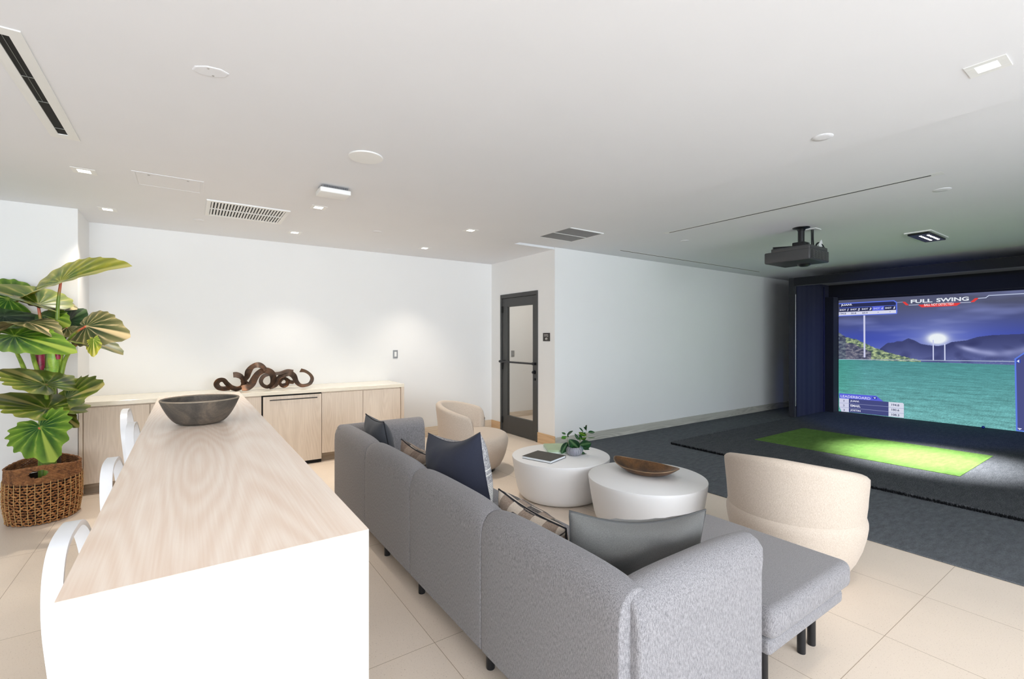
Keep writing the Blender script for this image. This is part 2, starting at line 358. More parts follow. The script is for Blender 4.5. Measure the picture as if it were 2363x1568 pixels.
# baseboards
BBH = 0.15
struct('baseboard_north', box(B(), 2.36, 4.118, 6.526, 6.54, 0, BBH, 0.002), M['oakb'])
struct('baseboard_northwest', box(B(), -3.2, -0.87, 5.916, 5.93, 0, BBH, 0.002), M['oakb'])
M['oakbw'] = wood('oak_baseboard_warm', S(222, 190, 152), S(198, 162, 122), 'Y', 1.2, 0.5, 17)
b = B(); box(b, 4.104, 4.118, DY1 + 0.002, 6.526, 0, BBH, 0.002); box(b, 4.104, 4.118, 4.906, DY0 - 0.002, 0, BBH, 0.002); struct('baseboard_door_side', b, M['oakbw'])
M['oakbg'] = wood('grey_oak_baseboard', S(206, 204, 194), S(170, 168, 158), 'X', 1.2, 0.5, 19)
struct('baseboard_bay', box(B(), 4.118, 12.0, 4.906, 4.92, 0, BBH - 0.02, 0.002), M['oakbg'])

# door: steel frame, leaf with a tall pane, pull bar and lock
b = B()
fx0, fx1 = DX - 0.012, DX + 0.13
box(b, fx0, fx1, DY0, DY0 + 0.035, 0, DZ, 0.003); box(b, fx0, fx1, DY1 - 0.035, DY1, 0, DZ, 0.003); box(b, fx0, fx1, DY0 + 0.035, DY1 - 0.035, DZ - 0.06, DZ, 0.003)
door = struct('door_1', b, M['door'])
b = B(); lx0, lx1 = DX + 0.004, DX + 0.05; ly0, ly1 = DY0 + 0.038, DY1 - 0.038; gy0, gy1, gz0, gz1 = 5.423, 6.085, 0.279, 1.985
box(b, lx0, lx1, ly0, gy0, 0.008, DZ - 0.065, 0.002); box(b, lx0, lx1, gy1, ly1, 0.008, DZ - 0.065, 0.002)
box(b, lx0, lx1, gy0, gy1, 0.008, gz0, 0.002); box(b, lx0, lx1, gy0, gy1, gz1, DZ - 0.065, 0.002)
leaf_ = obj('door_leaf', b, M['door'], door)
obj('pane', box(B(), DX + 0.022, DX + 0.032, gy0, gy1, gz0, gz1), M['doorglass'], leaf_)
b = B(); tube(b, [(DX - 0.05, 5.33, 1.125), (DX - 0.05, 6.23, 1.125)], 0.014, 10)
box(b, DX - 0.055, DX + 0.006, 5.335, 5.37, 1.105, 1.145, 0.004); box(b, DX - 0.055, DX + 0.006, 6.14, 6.23, 1.105, 1.145, 0.004)
obj('pull_bar', b, M['blackm'], leaf_, 40)
b = B()
tube(b, [(DX + 0.006, 5.375, 1.0), (DX - 0.02, 5.375, 1.0)], 0.028, 14); tube(b, [(DX - 0.02, 5.375, 1.0), (DX - 0.04, 5.375, 1.0)], 0.016, 12)
tube(b, [(DX + 0.006, 5.37, 0.895), (DX - 0.012, 5.37, 0.895)], 0.018, 12)
obj('lock', b, M['blackm'], leaf_, 40)
for z in (1.95, 1.05, 0.2):
    obj('hinge', tube(B(), [(DX - 0.006, 6.212, z - 0.05), (DX - 0.006, 6.212, z + 0.05)], 0.011, 8), M['dark'], leaf_, 40)

def text_mesh(s, size_w, size_h, bold=0.0, shear=0.0):
    cu = bpy.data.curves.new('txt', 'FONT'); cu.body = s; cu.size = 1.0; cu.offset = bold; cu.shear = shear; cu.resolution_u = 3
    o = bpy.data.objects.new('txt', cu); COL.objects.link(o); bpy.context.view_layer.update()
    me = bpy.data.meshes.new_from_object(o.evaluated_get(bpy.context.evaluated_depsgraph_get()))
    bpy.data.objects.remove(o); bpy.data.curves.remove(cu)
    xs = [v.co.x for v in me.vertices]; ys = [v.co.y for v in me.vertices]
    x0, x1, y0, y1 = min(xs), max(xs), min(ys), max(ys)
    for v in me.vertices:
        v.co.x = (v.co.x - x0) / (x1 - x0) * size_w; v.co.y = (v.co.y - y0) / (y1 - y0) * size_h; v.co.z = 0
    return me
WESTFACE = Matrix(((0, 0, -1, 0), (-1, 0, 0, 0), (0, 1, 0, 0), (0, 0, 0, 1)))   # lettering that faces -X and reads toward -Y
def letters(name, s, X, Y, Z, w, h, m, parent, bold=0.0, shear=0.0):
    me = text_mesh(s, w, h, bold, shear); me.transform(WESTFACE); me.materials.append(m)
    o = bpy.data.objects.new(name, me); COL.objects.link(o); o.parent = parent; o.location = (X, Y, Z); return o
# room sign
sg = mk('room_sign', (DX, 5.094, 1.51), 0, 'small dark bronze room sign with white lettering right of the door', 'sign')
obj('plate', box(B(), -0.008, 0, -0.075, 0.075, -0.058, 0.058, 0.002), plain('dark_bronze_plate', S(52, 46, 42), 0.5), sg)
Mw = plain('white_raised_lettering', S(225, 222, 216), 0.6)
letters('lettering', 'Resident', -0.0095, 0.042, 0.026, 0.084, 0.015, Mw, sg, 0.01)
letters('lettering', 'Storage', -0.0095, 0.048, 0.006, 0.096, 0.015, Mw, sg, 0.01)
letters('lettering', '49', -0.0095, 0.026, -0.042, 0.052, 0.034, Mw, sg, 0.02)

# ---------------------------------------------------------------- wall plates
def plate(name, loc, w, h, axis, label, cat, m=M['whitem'], rocker=M['trimw']):
    t = mk(name, loc, 0, label, cat)
    obj('cover', box(B(), -w / 2, w / 2, -0.008, 0, -h / 2, h / 2, 0.002), m, t)
    obj('rocker', box(B(), -w * 0.24, w * 0.24, -0.013, -0.008, -h * 0.3, h * 0.3, 0.002), rocker, t)
    return t
plate('light_switch', (2.467, 6.54, 1.261), 0.072, 0.118, 'Y', 'brushed metal switch plate on the white wall right of the sculpture', 'light switch', M['alu'], M['trimw'])
plate('light_switch', (5.035, 7.25, 1.20), 0.075, 0.118, 'Y', 'grey switch plate on the corridor wall seen through the door glass', 'light switch', M['alu'], M['alu'])

# ================================================================ CEILING FITTINGS
LENS = emit('led_lens', (1.0, 0.96, 0.90, 1), 9.0)
def downlight(x, y, z, label, w=0.135, power=66):
    t = mk('downlight', (x, y, z), 0, label, 'ceiling light', 'recessed square downlights in the white ceiling')
    b = B(); h = w / 2; i = 0.036
    for a in ((-h, -i, -h, h), (i, h, -h, h), (-i, i, -h, -i), (-i, i, i, h)): box(b, a[0], a[1], a[2], a[3], -0.003, 0, 0.0006, 1)
    obj('trim', b, M['trimw'], t)
    obj('lens', box(B(), -i, i, -i, i, -0.002, 0), LENS, t)
    l = bpy.data.lights.new('downlight_beam', 'SPOT'); l.energy = power; l.spot_size = math.radians(88); l.spot_blend = 0.9; l.shadow_soft_size = 0.035; l.color = (1.0, 0.90, 0.77)
    o = bpy.data.objects.new('downlight_beam', l); COL.objects.link(o); o.parent = t; o.location = (0, 0, -0.02)
    return t
for x, y, z, lb in ((-0.623, 4.556, HL, 'leftmost square downlight, beside the ceiling access panel'), (-0.627, 5.79, HL, 'square downlight nearest the tall plant, by the left wall'),
                    (0.992, 4.59, HL, 'square downlight just behind the white ceiling box'), (1.004, 5.84, HL, 'square downlight above the metal ribbon sculpture'),
                    (2.613, 4.593, HL, 'square downlight to the left of the dark air grille'), (2.621, 5.856, HL, 'square downlight nearest the glazed door, by the far wall')):
    downlight(x, y, z, lb)
downlight(2.93, 0.505, HL, 'large square downlight at the top right, closest to the camera', power=26)
def disc(x, y, z, r, label, cat='ceiling cover', name='ceiling_disc', h=0.003, n=40, sx=1.0, group=None, rz=0.0):
    t = obj(name, lathe(B(), [(r * 0.985, 0), (r, -h * 0.4), (r * 0.97, -h), (r * 0.5, -h * 1.15), (0.001, -h * 1.2)][::-1], n, sx=sx), M['trimw'] if r > 0.1 else M['ceil'], None, 50, (x, y, z), (0, 0, rz))
    tag(t, label, cat, group); return t
disc(0.975, 3.125, HL, 0.112, 'large round white flush speaker cover in the ceiling', 'speaker', 'ceiling_speaker', 0.008)
G = 'round white sprinkler covers in the ceiling'
disc(0.084, 5.78, HL, 0.05, 'white sprinkler disc left of the return air grille', name='sprinkler_cover', group=G)
disc(3.132, 5.811, HL, 0.045, 'white sprinkler disc in front of the glazed door', name='sprinkler_cover', group=G)
disc(1.768, 5.257, HL, 0.05, 'faint white disc between the middle downlights', name='sprinkler_cover', group=G)
disc(2.271, 6.22, HL, 0.05, 'faint white disc at the top of the far white wall', name='sprinkler_cover', group=G)
disc(3.144, 1.25, HL, 0.056, 'white sprinkler disc between camera and long ceiling slot', name='sprinkler_cover', group=G)
disc(5.179, 1.164, HH, 0.06, 'white sprinkler disc past the right end of the long slot', name='sprinkler_cover', group=G)
disc(5.207, 3.647, HH, 0.05, 'white sprinkler disc just beyond the left end of the long slot', name='sprinkler_cover', group=G)
disc(8.976, 3.63, HH, 0.05, 'white sprinkler disc behind the projector by the golf enclosure', name='sprinkler_cover', group=G)
# oval blank plate with two screws
t = mk('blank_cover_plate', (0.083, 2.525, HL), math.radians(-20), 'octagonal white blank plate with two screws in the ceiling at upper left', 'cover plate')
obj('plate', lathe(B(), [(0.001, -0.0035), (0.068, -0.0035), (0.074, -0.002), (0.075, 0)], 8, sy=0.62), M['ceil'], t)
for s in (-1, 1): obj('screw', lathe(B(), [(0.001, -0.0055), (0.004, -0.005), (0.005, -0.0035)], 10, (0, s * 0.03, 0)), M['alu'], t)
# access panel
t = mk('access_panel', (-0.122, 4.52, HL), 0, 'flush white rectangular access panel in the ceiling', 'access panel')
b = B()
for a in ((-0.22, -0.2, -0.18, 0.18), (0.2, 0.22, -0.18, 0.18), (-0.2, 0.2, -0.18, -0.165), (-0.2, 0.2, 0.165, 0.18)): box(b, *a, -0.003, 0, 0.0006, 1)
obj('frame', b, M['ceil'], t); obj('door_panel', box(B(), -0.196, 0.196, -0.161, 0.161, -0.002, 0), M['ceil'], t)
for s in (-1, 1): obj('latch', lathe(B(), [(0.001, -0.004), (0.008, -0.0035), (0.009, -0.002)], 10, (s * 0.12, -0.13, 0)), M['alu'], t)
# big slot diffuser on the left
def slot_diffuser(name, x0, x1, y0, y1, z, sx0, sx1, sy0, sy1, label, bars=(), blade=None, axis='Y'):
    t = mk(name, ((x0 + x1) / 2, (y0 + y1) / 2, z), 0, label, 'air diffuser'); cx, cy = (x0 + x1) / 2, (y0 + y1) / 2
    b = B()
    for a in ((x0, sx0, y0, y1), (sx1, x1, y0, y1), (sx0, sx1, y0, sy0), (sx0, sx1, sy1, y1)): box(b, a[0] - cx, a[1] - cx, a[2] - cy, a[3] - cy, -0.005 if x1 < 0 else -0.0005, 0)
    obj('trim', b, M['trimw'], t)
    obj('slot', box(B(), sx0 - cx, sx1 - cx, sy0 - cy, sy1 - cy, -0.0008, 0), M['dark'], t)  # black sheet on the solid ceiling, painted for the shade inside a slot
    if blade: obj('blade', box(B(), blade[0] - cx, blade[1] - cx, blade[2] - cy, blade[3] - cy, -0.004, -0.0021), M['alu'], t)
    for q in bars: obj('crossbar', box(B(), sx0 - cx, sx1 - cx, q - cy, q + 0.006 - cy, -0.004, -0.0021), M['alu'], t)
    return t
slot_diffuser('slot_diffuser', -0.676, -0.545, 2.62, 3.868, HL, -0.634, -0.590, 2.68, 3.80, 'wide white slot diffuser with black opening at the upper left', (3.05, 3.33, 3.70), (-0.613, -0.611, 2.68, 3.33))
slot_diffuser('slot_diffuser', 4.61, 4.70, 1.04, 3.53, HH, 4.648, 4.668, 1.11, 3.47, 'long thin slot diffuser in front of the projector')
slot_diffuser('slot_diffuser', 5.0, 8.85, 4.53, 4.60, HH, 5.03, 8.81, 4.556, 4.578, 'thin slot diffuser running along the golf bay wall')
# return air grille and dark grille
def grille(x0, x1, y0, y1, z, n, label, dark=False):
    t = mk('air_grille', ((x0 + x1) / 2, (y0 + y1) / 2, z), 0, label, 'air grille'); w, h = (x1 - x0) / 2, (y1 - y0) / 2; e = 0.012 if dark else 0.035
    b = B()
    for a in ((-w, -w + e, -h, h), (w - e, w, -h, h), (-w + e, w - e, -h, -h + e), (-w + e, w - e, h - e, h)): box(b, *a, -0.012, 0, 0.001, 1)
    obj('frame', b, M['trimw'], t)
    obj('dark_backing', box(B(), -w + e, w - e, -h + e, h - e, -0.0015, 0), M['dark'], t)  # black sheet behind the slats stands in for the shade of the duct
    b = B(); step = (2 * w - 2 * e) / n
    for i in range(n):
        x = -w + e + (i + 0.5) * step
        box(b, x - step * (0.2 if dark else 0.28), x + step * (0.2 if dark else 0.28), -h + e, h - e, -0.009 if dark else -0.010, -0.003)
    obj('slats', b, plain('grey_slat', S(150, 150, 150), 0.5) if dark else M['trimw'], t)
    obj('divider', box(B(), -w + e, w - e, -0.006, 0.006, -0.0115, -0.002), M['trimw'], t)
grille(0.13, 0.80, 4.86, 5.46, HL, 24, 'white return air grille with two rows of slats')
grille(3.487, 4.035, 3.92, 4.49, HH, 34, 'dark fine slatted square air grille near the ceiling step', True)
# white electronic box on the ceiling
t = mk('ceiling_access_point', (0.965, 3.94, HL), 0, 'white box with vented dark base hanging under the ceiling', 'wireless box')
obj('vented_base', box(B(), -0.10, 0.10, -0.075, 0.075, -0.022, 0, 0.003), plain('grey_vents', S(130, 130, 132), 0.5), t)
obj('housing', box(B(), -0.118, 0.118, -0.088, 0.088, -0.060, -0.022, 0.008, 3), M['trimw'], t, 40)
b = B()
for i in range(22): box(b, -0.09 + i * 0.0085, -0.087 + i * 0.0085, -0.0765, -0.075, -0.020, -0.004)
obj('vents', b, M['dark'], t)
# projector on its pole
t = mk('projector', (5.69, 2.53, 2.345), 0, 'black projector hanging from a short black ceiling pole', 'projector')
b = B(); box(b, -0.24, 0.24, -0.24, 0.24, 0, 0.125, 0.014, 3); obj('body', b, M['projg'], t, 40)
obj('top_housing', box(B(), -0.24, 0.20, -0.24, 0.165, 0.115, 0.160, 0.01, 3), M['projg'], t, 40)
b = B()
for i in range(11): box(b, -0.19 + i * 0.036, -0.175 + i * 0.036, -0.2425, -0.238, 0.02, 0.108)
obj('vent_grille', b, M['dark'], t)
b = B()
for i in range(11):
    for j in range(9): box(b, -0.173 + i * 0.036, -0.156 + i * 0.036, -0.2424, -0.239, 0.022 + j * 0.0098, 0.027 + j * 0.0098)
obj('vent_slots', b, M['alu'], t)
obj('lens', lathe(B(), [(0.001, -0.028), (0.04, -0.026), (0.062, -0.015), (0.07, 0.002)], 28, (0.12, -0.03, 0)), M['blackm'], t, 40)
b = B(); tube(b, [(-0.02, -0.06, 0.17), (-0.02, -0.06, 0.39)], 0.033, 20); obj('pole', b, M['blackm'], t, 40)
obj('ceiling_flange', lathe(B(), [(0.034, 0.355), (0.045, 0.375), (0.085, 0.388), (0.087, 0.394)], 28, (-0.02, -0.06, 0)), M['blackm'], t, 40)
b = B(); box(b, -0.085, 0.055, -0.12, 0.01, 0.172, 0.228, 0.010); box(b, -0.10, 0.09, -0.14, 0.03, 0.160, 0.174, 0.004)
tube(b, [(-0.05, 0.02, 0.182), (-0.18, 0.17, 0.178)], 0.016, 8); tube(b, [(0.02, -0.1, 0.172), (0.12, -0.17, 0.164)], 0.012, 8); tube(b, [(0.05, 0.0, 0.172), (0.14, 0.1, 0.164)], 0.012, 8)
box(b, -0.03, 0.015, -0.13, -0.04, 0.17, 0.225, 0.014)
obj('bracket', b, M['blackm'], t, 40)
b = B(); tube(b, curve([(0.14, -0.10, 0.385), (0.145, -0.10, 0.25), (0.13, -0.11, 0.19), (0.10, -0.13, 0.16)]), 0.008, 8); tube(b, curve([(0.155, -0.11, 0.385), (0.155, -0.11, 0.28), (0.15, -0.12, 0.165)]), 0.007, 8)
obj('cable', b, M['blackm'], t, 60)
b = B(); tube(b, curve([(0.16, -0.12, 0.16), (0.20, -0.14, 0.235), (0.30, -0.15, 0.215), (0.36, -0.13, 0.185), (0.32, -0.11, 0.15), (0.22, -0.12, 0.16), (0.18, -0.08, 0.15)]), 0.009, 8)
tube(b, curve([(0.18, -0.16, 0.15), (0.26, -0.17, 0.19), (0.36, -0.16, 0.16), (0.28, -0.15, 0.14)]), 0.008, 8); obj('cable', b, M['blackm'], t, 60)
l = bpy.data.lights.new('blue_spill_fill', 'SPOT'); l.energy = 230; l.spot_size = math.radians(60); l.spot_blend = 0.5; l.shadow_soft_size = 0.03; l.color = (0.10, 0.20, 1.0)  # added blue light, stands in for screen glow on mat and curtains
o = bpy.data.objects.new('blue_spill_fill', l); COL.objects.link(o); o.parent = t; o.location = (0.33, -0.03, -0.01); o.rotation_euler = (0, -math.radians(70), 0)
obj('outlet_plate', box(B(), 0.10, 0.24, -0.16, -0.04, 0.386, 0.394, 0.001), M['trimw'], t)
obj('hanging_plate', box(B(), -0.05, 0.05, -0.003, 0.003, -0.035, 0.035, 0.001), M['trimw'], t, None, (0.25, -0.15, 0.215), (0.3, math.radians(35), 0.2))
# flood light over the turf
t = mk('ceiling_floodlight', (7.33, 1.785, HH), 0, 'flat black rectangular floodlight with rows of bright diodes over the turf', 'ceiling light')
obj('backplate', box(B(), -0.36, 0.33, -0.125, 0.125, -0.012, 0, 0.003), M['trimw'], t)
obj('housing', box(B(), -0.33, 0.33, -0.10, 0.10, -0.035, -0.012, 0.008, 2), M['blackm'], t)
LED = emit('flood_led', (1, 1, 0.98, 1), 14)
for i in range(7):
    for j in range(2): obj('diode', lathe(B(), [(0.001, -0.0365), (0.012, -0.0365), (0.013, -0.035)], 12, (-0.20 + i * 0.065, -0.06 + j * 0.07, 0)), LED, t)
l = bpy.data.lights.new('flood_beam', 'SPOT'); l.energy = 2400; l.spot_size = math.radians(50); l.spot_blend = 1.0; l.shadow_soft_size = 0.12; l.color = (0.96, 0.98, 1.0)
o = bpy.data.objects.new('flood_beam', l); COL.objects.link(o); o.parent = t; o.location = (0, 0, -0.05)

# ================================================================ GOLF BAY
t = obj('sports_carpet', box(B(), 4.135, 11.98, -3.94, 4.905, 0.0005, 0.010, 0.002, 1), M['rubber']); tag(t, 'dark grey carpet covering the golf bay floor', 'carpet')
b = B(); n_ = 260
g0 = [[b.verts.new((4.9 + 6.9 * i / n_, -3.88 + 0.03 * math.sin(i * 0.8) + dy, z)) for i in range(n_ + 1)] for dy, z in ((0, 0.02), (0, 2.70), (0.008, 2.70), (0.008, 0.02))]
for a_, c_ in ((0, 1), (1, 2), (2, 3), (3, 0)):
    for i in range(n_): b.faces.new((g0[a_][i], g0[a_][i + 1], g0[c_][i + 1], g0[c_][i]))
t = obj('added_bay_blackout', b, M['curtain'], None, 180); tag(t, 'unseen black floor length cloth added beside the golf bay to darken it', 'curtain')  # unseen black sheet, added to cut bounced light in the bay
t = mk('hitting_mat', (5.55, 4.10, 0.010), 0, 'raised charcoal turf mat in front of the golf screen', 'turf mat')
obj('mat_top', box(B(), 0, 6.42, -5.4, 0, 0, 0.030, 0.004, 1), M['mat'], t)
b = B()                                                         # shaggy cut edge
def tuft(p, out):
    h = random.uniform(0.012, 0.034); w = 0.0035; lean = out * random.uniform(0.003, 0.016) + Vector((random.uniform(-.006, .006), random.uniform(-.006, .006), 0))
    side = Vector((-out.y, out.x, 0)) * w
    a = b.verts.new(p - side); c = b.verts.new(p + side); d = b.verts.new(p + lean + Vector((0, 0, h))); b.faces.new((a, c, d))
for i in range(3800): tuft(Vector((random.uniform(-0.012, 0.006), -random.uniform(0, 5.4), random.uniform(0, 0.012))), Vector((-1, 0, 0)))
for i in range(1200): tuft(Vector((random.uniform(0, 3.48), random.uniform(-0.006, 0.010), random.uniform(0, 0.012))), Vector((0, 1, 0)))
tag(obj('shaggy_edge', b, M['fringe'], t), kind='stuff')
t = obj('putting_strip', box(B(), 6.662, 8.15, 1.356, 3.52, 0.040, 0.045, 0.002, 1), M['green']); tag(t, 'bright green artificial grass rectangle on the charcoal mat', 'artificial grass')
b_ = obj('golf_ball', lathe(B(), [(0.0213 * math.sin(PI * i / 12) + 0.0001, 0.0213 - 0.0213 * math.cos(PI * i / 12)) for i in range(13)], 16), plain('blue_ball', S(28, 50, 140), 0.3), None, 60, (10.50, 1.86, 0.041)); tag(b_, 'small blue ball at the foot of the projection screen', 'ball')
# enclosure
EX0, EX1, EY0, EY1, EZ = 9.12, 11.25, 0.10, 4.19, 2.60
t = mk('golf_enclosure', (EX0, (EY0 + EY1) / 2, 0.0405), 0, 'black padded golf simulator enclosure around the projection screen', 'golf enclosure')
cy = (EY0 + EY1) / 2; L0, L1 = EY0 - cy, EY1 - cy; zt = EZ - 0.0405
M['post'] = fabric('black_post_padding', S(52, 52, 56), S(34, 34, 38), (500, 500, 500))
obj('post', box(B(), 0, 0.10, L1 - 0.09, L1, 0, zt, 0.012, 3), M['post'], t, 40)
obj('post', box(B(), 0, 0.10, L0, L0 + 0.09, 0, zt, 0.012, 3), M['post'], t, 40)
obj('header', box(B(), 0.001, 0.10, L0 + 0.09, L1 - 0.09, zt - 0.15, zt, 0.012, 3), M['curtain'], t, 40)
obj('roof_panel', box(B(), 0.10, 2.1, L0, L1, zt - 0.05, zt - 0.01), M['curtain'], t)
obj('valance', box(B(), 1.46, 1.49, L0 + 0.09, L1 - 0.09, 2.235, zt - 0.05), M['curtain'], t)
def side_curtain(y, s):
    b = B(); n = 80; bottom = []; 
    for i in range(n + 1):
        x = 0.10 + 1.40 * i / n; w = 0.0015 * math.sin(i * 0.55) + 0.003 * math.sin(i * 0.21 + 1)
        bottom.append((x, w))
    zs = [0.0, 0.8, 1.6, zt - 0.05]; g = [[b.verts.new((x, y + s * (0.006 + w * (0.5 + 0.5 * (1 - j / 3))), z)) for x, w in bottom] for j, z in enumerate(zs)]
    g2 = [[b.verts.new((x, y + s * (0.006 + w * (0.5 + 0.5 * (1 - j / 3))) - s * 0.006, z)) for x, w in bottom] for j, z in enumerate(zs)]
    for G_ in (g, g2):
        for r0, r1 in zip(G_, G_[1:]):
            for i in range(n): b.faces.new((r0[i], r0[i + 1], r1[i + 1], r1[i]))
    return b
obj('side_curtain', side_curtain(L1 - 0.09, -1), M['curtainb'], t, 180)
obj('side_curtain', side_curtain(L0 + 0.09, 1), M['curtainb'], t, 180)
obj('inner_flap', box(B(), 1.25, 1.48, L1 - 0.255, L1 - 0.112, 0, zt - 0.3, 0.01, 2), M['curtain'], t)
b = B(); tube(b, [(1.19, L1 - 0.115, 0.0), (1.19, L1 - 0.115, zt - 0.1)], 0.018, 10); obj('frame_pole', b, M['curtainb'], t, 60)
b = B(); tube(b, [(0.055, L1 - 0.10, 0.2), (0.055, L1 - 0.10, zt - 0.3)], 0.006, 6); obj('zip', b, M['alu'], t, 60)
# projection screen with the projected picture
SX = 10.62; SY0, SY1, SZ0, SZ1 = 0.20, 3.937, 0.042, 2.242
def scr(px, py):
    p = at(px, py, X=SX); return p.y, p.z
def interp(pts, y):
    pts = sorted(pts)
    if y <= pts[0][0]: return pts[0][1]
    for (a, za), (c, zc) in zip(pts, pts[1:]):
        if a <= y <= c: return za + (zc - za) * (y - a) / (c - a)
    return pts[-1][1]
hill = [scr(*p) for p in ((1936, 768), (1950, 777), (1956, 779), (1975, 784), (1993, 791), (2010, 800), (2030, 807), (2050, 814), (2080, 822), (2110, 830), (2125, 832))]
mount = [scr(*p) for p in ((2030, 806), (2048, 792), (2062, 791), (2070, 788), (2082, 788), (2096, 781), (2110, 786), (2125, 794), (2142, 797), (2165, 799), (2182, 796), (2195, 790), (2230, 786), (2256, 778), (2290, 774), (2363, 771))]
HZ = scr(1940, 830)[1]; moon = scr(2163, 782); mist0 = scr(2200, 796)
def lerp(a, c, f): f = max(0, min(1, f)); return tuple(a[i] + (c[i] - a[i]) * f for i in range(3))
def pic(y, z):
    N = lambda a, c, s=0: mnoise.noise(Vector((y * a + s, z * c, s * 1.3)))
    if z < HZ:
        f = (HZ - z) / HZ
        c = lerp((82, 148, 150), (114, 178, 178), f * 1.1); w = (y - 1.0) / 3.1
        c = lerp(c, (50, 160, 120), max(0, w - 0.8) * 2.0)
        k_ = 1 + 0.13 * N(1.6, 22 / (0.35 + f)) + 0.12 * N(9, 70 / (0.4 + f), 4) + 0.16 * N(70, 110, 9) * (0.3 + f)
        return tuple(v * k_ for v in c)
    hz = interp([(p[0], p[1]) for p in hill], y) + 0.015 * N(30, 0, 2)
    if y > hill[-1][0] and z < hz and y < 4.2:
        g = 0.5 + 0.9 * N(16, 30, 3) + 0.5 * N(50, 80, 5)
        top = (hz - z) < 0.10 + 0.05 * N(8, 8, 7)
        left = y > scr(1952, 780)[0]
        if left: return lerp((60, 66, 92), (120, 130, 140), g)
        if top or y < scr(2010, 800)[0]: return lerp((70, 88, 88), (186, 202, 150), g)
        return lerp((66, 70, 96), (140, 138, 150), g)
    sky = lerp((116, 128, 200), (66, 82, 182), (z - HZ) / 0.40)
    sky = lerp(sky, (84, 88, 116), (z - HZ - 0.48) / 0.55)
    side = abs(y - moon[0]) / 1.9
    sky = lerp(sky, (84, 86, 104), max(0, (z - HZ - 0.2)) * side * 0.9)
    cl_ = N(1.3, 7, 11) + 0.5 * N(3.2, 18, 12)
    sky = lerp(sky, (136, 146, 206), max(0, cl_) * 0.55 * (1 if z > HZ + .1 else .4))
    d = math.hypot((y - moon[0]) * 0.9, (z - moon[1]) * 1.25)
    mz = interp([(p[0], p[1]) for p in mount], y)
    if z < mz and y < mount[0][0] + .05:
        f = (z - HZ) / max(0.05, mz - HZ); c = lerp((100, 108, 164), (66, 72, 118), f * 1.1)
        c = lerp(c, (50, 54, 98), max(0, N(6, 9, 21)) * 0.8); c = lerp(c, (150, 156, 190), max(0, N(40, 60, 23) - 0.25) * max(0, 1 - f * 3) * 1.6)
        if y < mist0[0]:
            q_ = (mist0[0] - y) / 1.0; mc = mist0[1] - 0.16 * math.sin(min(1, q_) * PI * 0.9) + 0.05 * q_
            m_ = min(1, q_ * 8) * math.exp(-((z - mc) / (0.035 + 0.03 * q_)) ** 2) * (0.65 + 0.5 * N(7, 5, 31))
            c = lerp(c, (170, 176, 222), m_)
        c = lerp(c, (206, 214, 246), math.exp(-(d / 0.09) ** 2))
        return c
    return lerp(sky, (240, 246, 250), min(1, 1.25 * math.exp(-(d / 0.115) ** 2.2) + 0.35 * math.exp(-(d / 0.42) ** 1.5)))
NY, NZ = 620, 370
vs = []; cols = []
for j in range(NZ + 1):
    z = SZ0 + (SZ1 - SZ0) * j / NZ
    for i in range(NY + 1):
        y = SY1 - (SY1 - SY0) * i / NY; vs.append((0, y - SY1, z - SZ0))
        c = pic(y, z); cc = S(*[max(0, min(255, q)) for q in c]); cols.extend(cc)
fs = [(j * (NY + 1) + i, j * (NY + 1) + i + 1, (j + 1) * (NY + 1) + i + 1, (j + 1) * (NY + 1) + i) for j in range(NZ) for i in range(NY)]
ps = mk('projection_screen', (SX, SY1, SZ0), 0, 'large projection screen showing a moonlit golf driving range', 'projection screen')
o = obj('picture', (vs, [], fs), M['screen'], ps)
ca = o.data.color_attributes.new('Col', 'FLOAT_COLOR', 'POINT'); ca.data.foreach_set('color', cols)
obj('screen_cloth', box(B(), 0.004, 0.03, -(SY1 - SY0) - 0.02, 0.02, -0.001, SZ1 - SZ0 + 0.05), M['curtain'], ps)
EM = {}
def em(r, g, b_):
    if (r, g, b_) not in EM: EM[(r, g, b_)] = emit('screen_%d_%d_%d' % (r, g, b_), S(r, g, b_), 1.0)
    return EM[(r, g, b_)]
lay = [0]
def spoly(name, pts, col, depth):
    """a flat patch of the projected picture: corners as seen on the screen"""
    b = B(); q = [scr(*p) for p in pts]
    b.faces.new([b.verts.new((0, y - SY1, z - SZ0)) for y, z in q]); return obj(name, b, em(*col), ps, None, (-depth, 0, 0))
def sline(name, pts, w, col, depth):
    b = B(); q = [Vector((0, scr(*p)[0] - SY1, scr(*p)[1] - SZ0)) for p in pts]
    for a, c in zip(q, q[1:]):
        n_ = (c - a).normalized().cross(Vector((1, 0, 0))) * w / 2; e_ = (c - a).normalized() * w * 0.4
        b.faces.new([b.verts.new(v) for v in (a - n_ - e_, c - n_ + e_, c + n_ + e_, a + n_ - e_)])
    return obj(name, b, em(*col), ps, None, (-depth, 0, 0))
def stext(s, x0, y0, x1, y1, col, bold=0.0, shear=0.0, depth=0.008):
    """lettering between lower-left (x0,y0) and upper-right (x1,y1) of its place on the screen"""
    ya, za = scr(x0, y0); yb, _ = scr(x1, y1)
    zb = scr(x0, y1 - ((y0 - 780) / (x0 - 435) * (x1 - x0) if y0 < 702 else 0))[1]; hh = max(0.008, zb - za)
    # height of the letters measured at their left edge
    return letters('screen_lettering', s, -depth, ya - SY1, za - SZ0, ya - yb, hh, em(*col), ps, bold, shear)
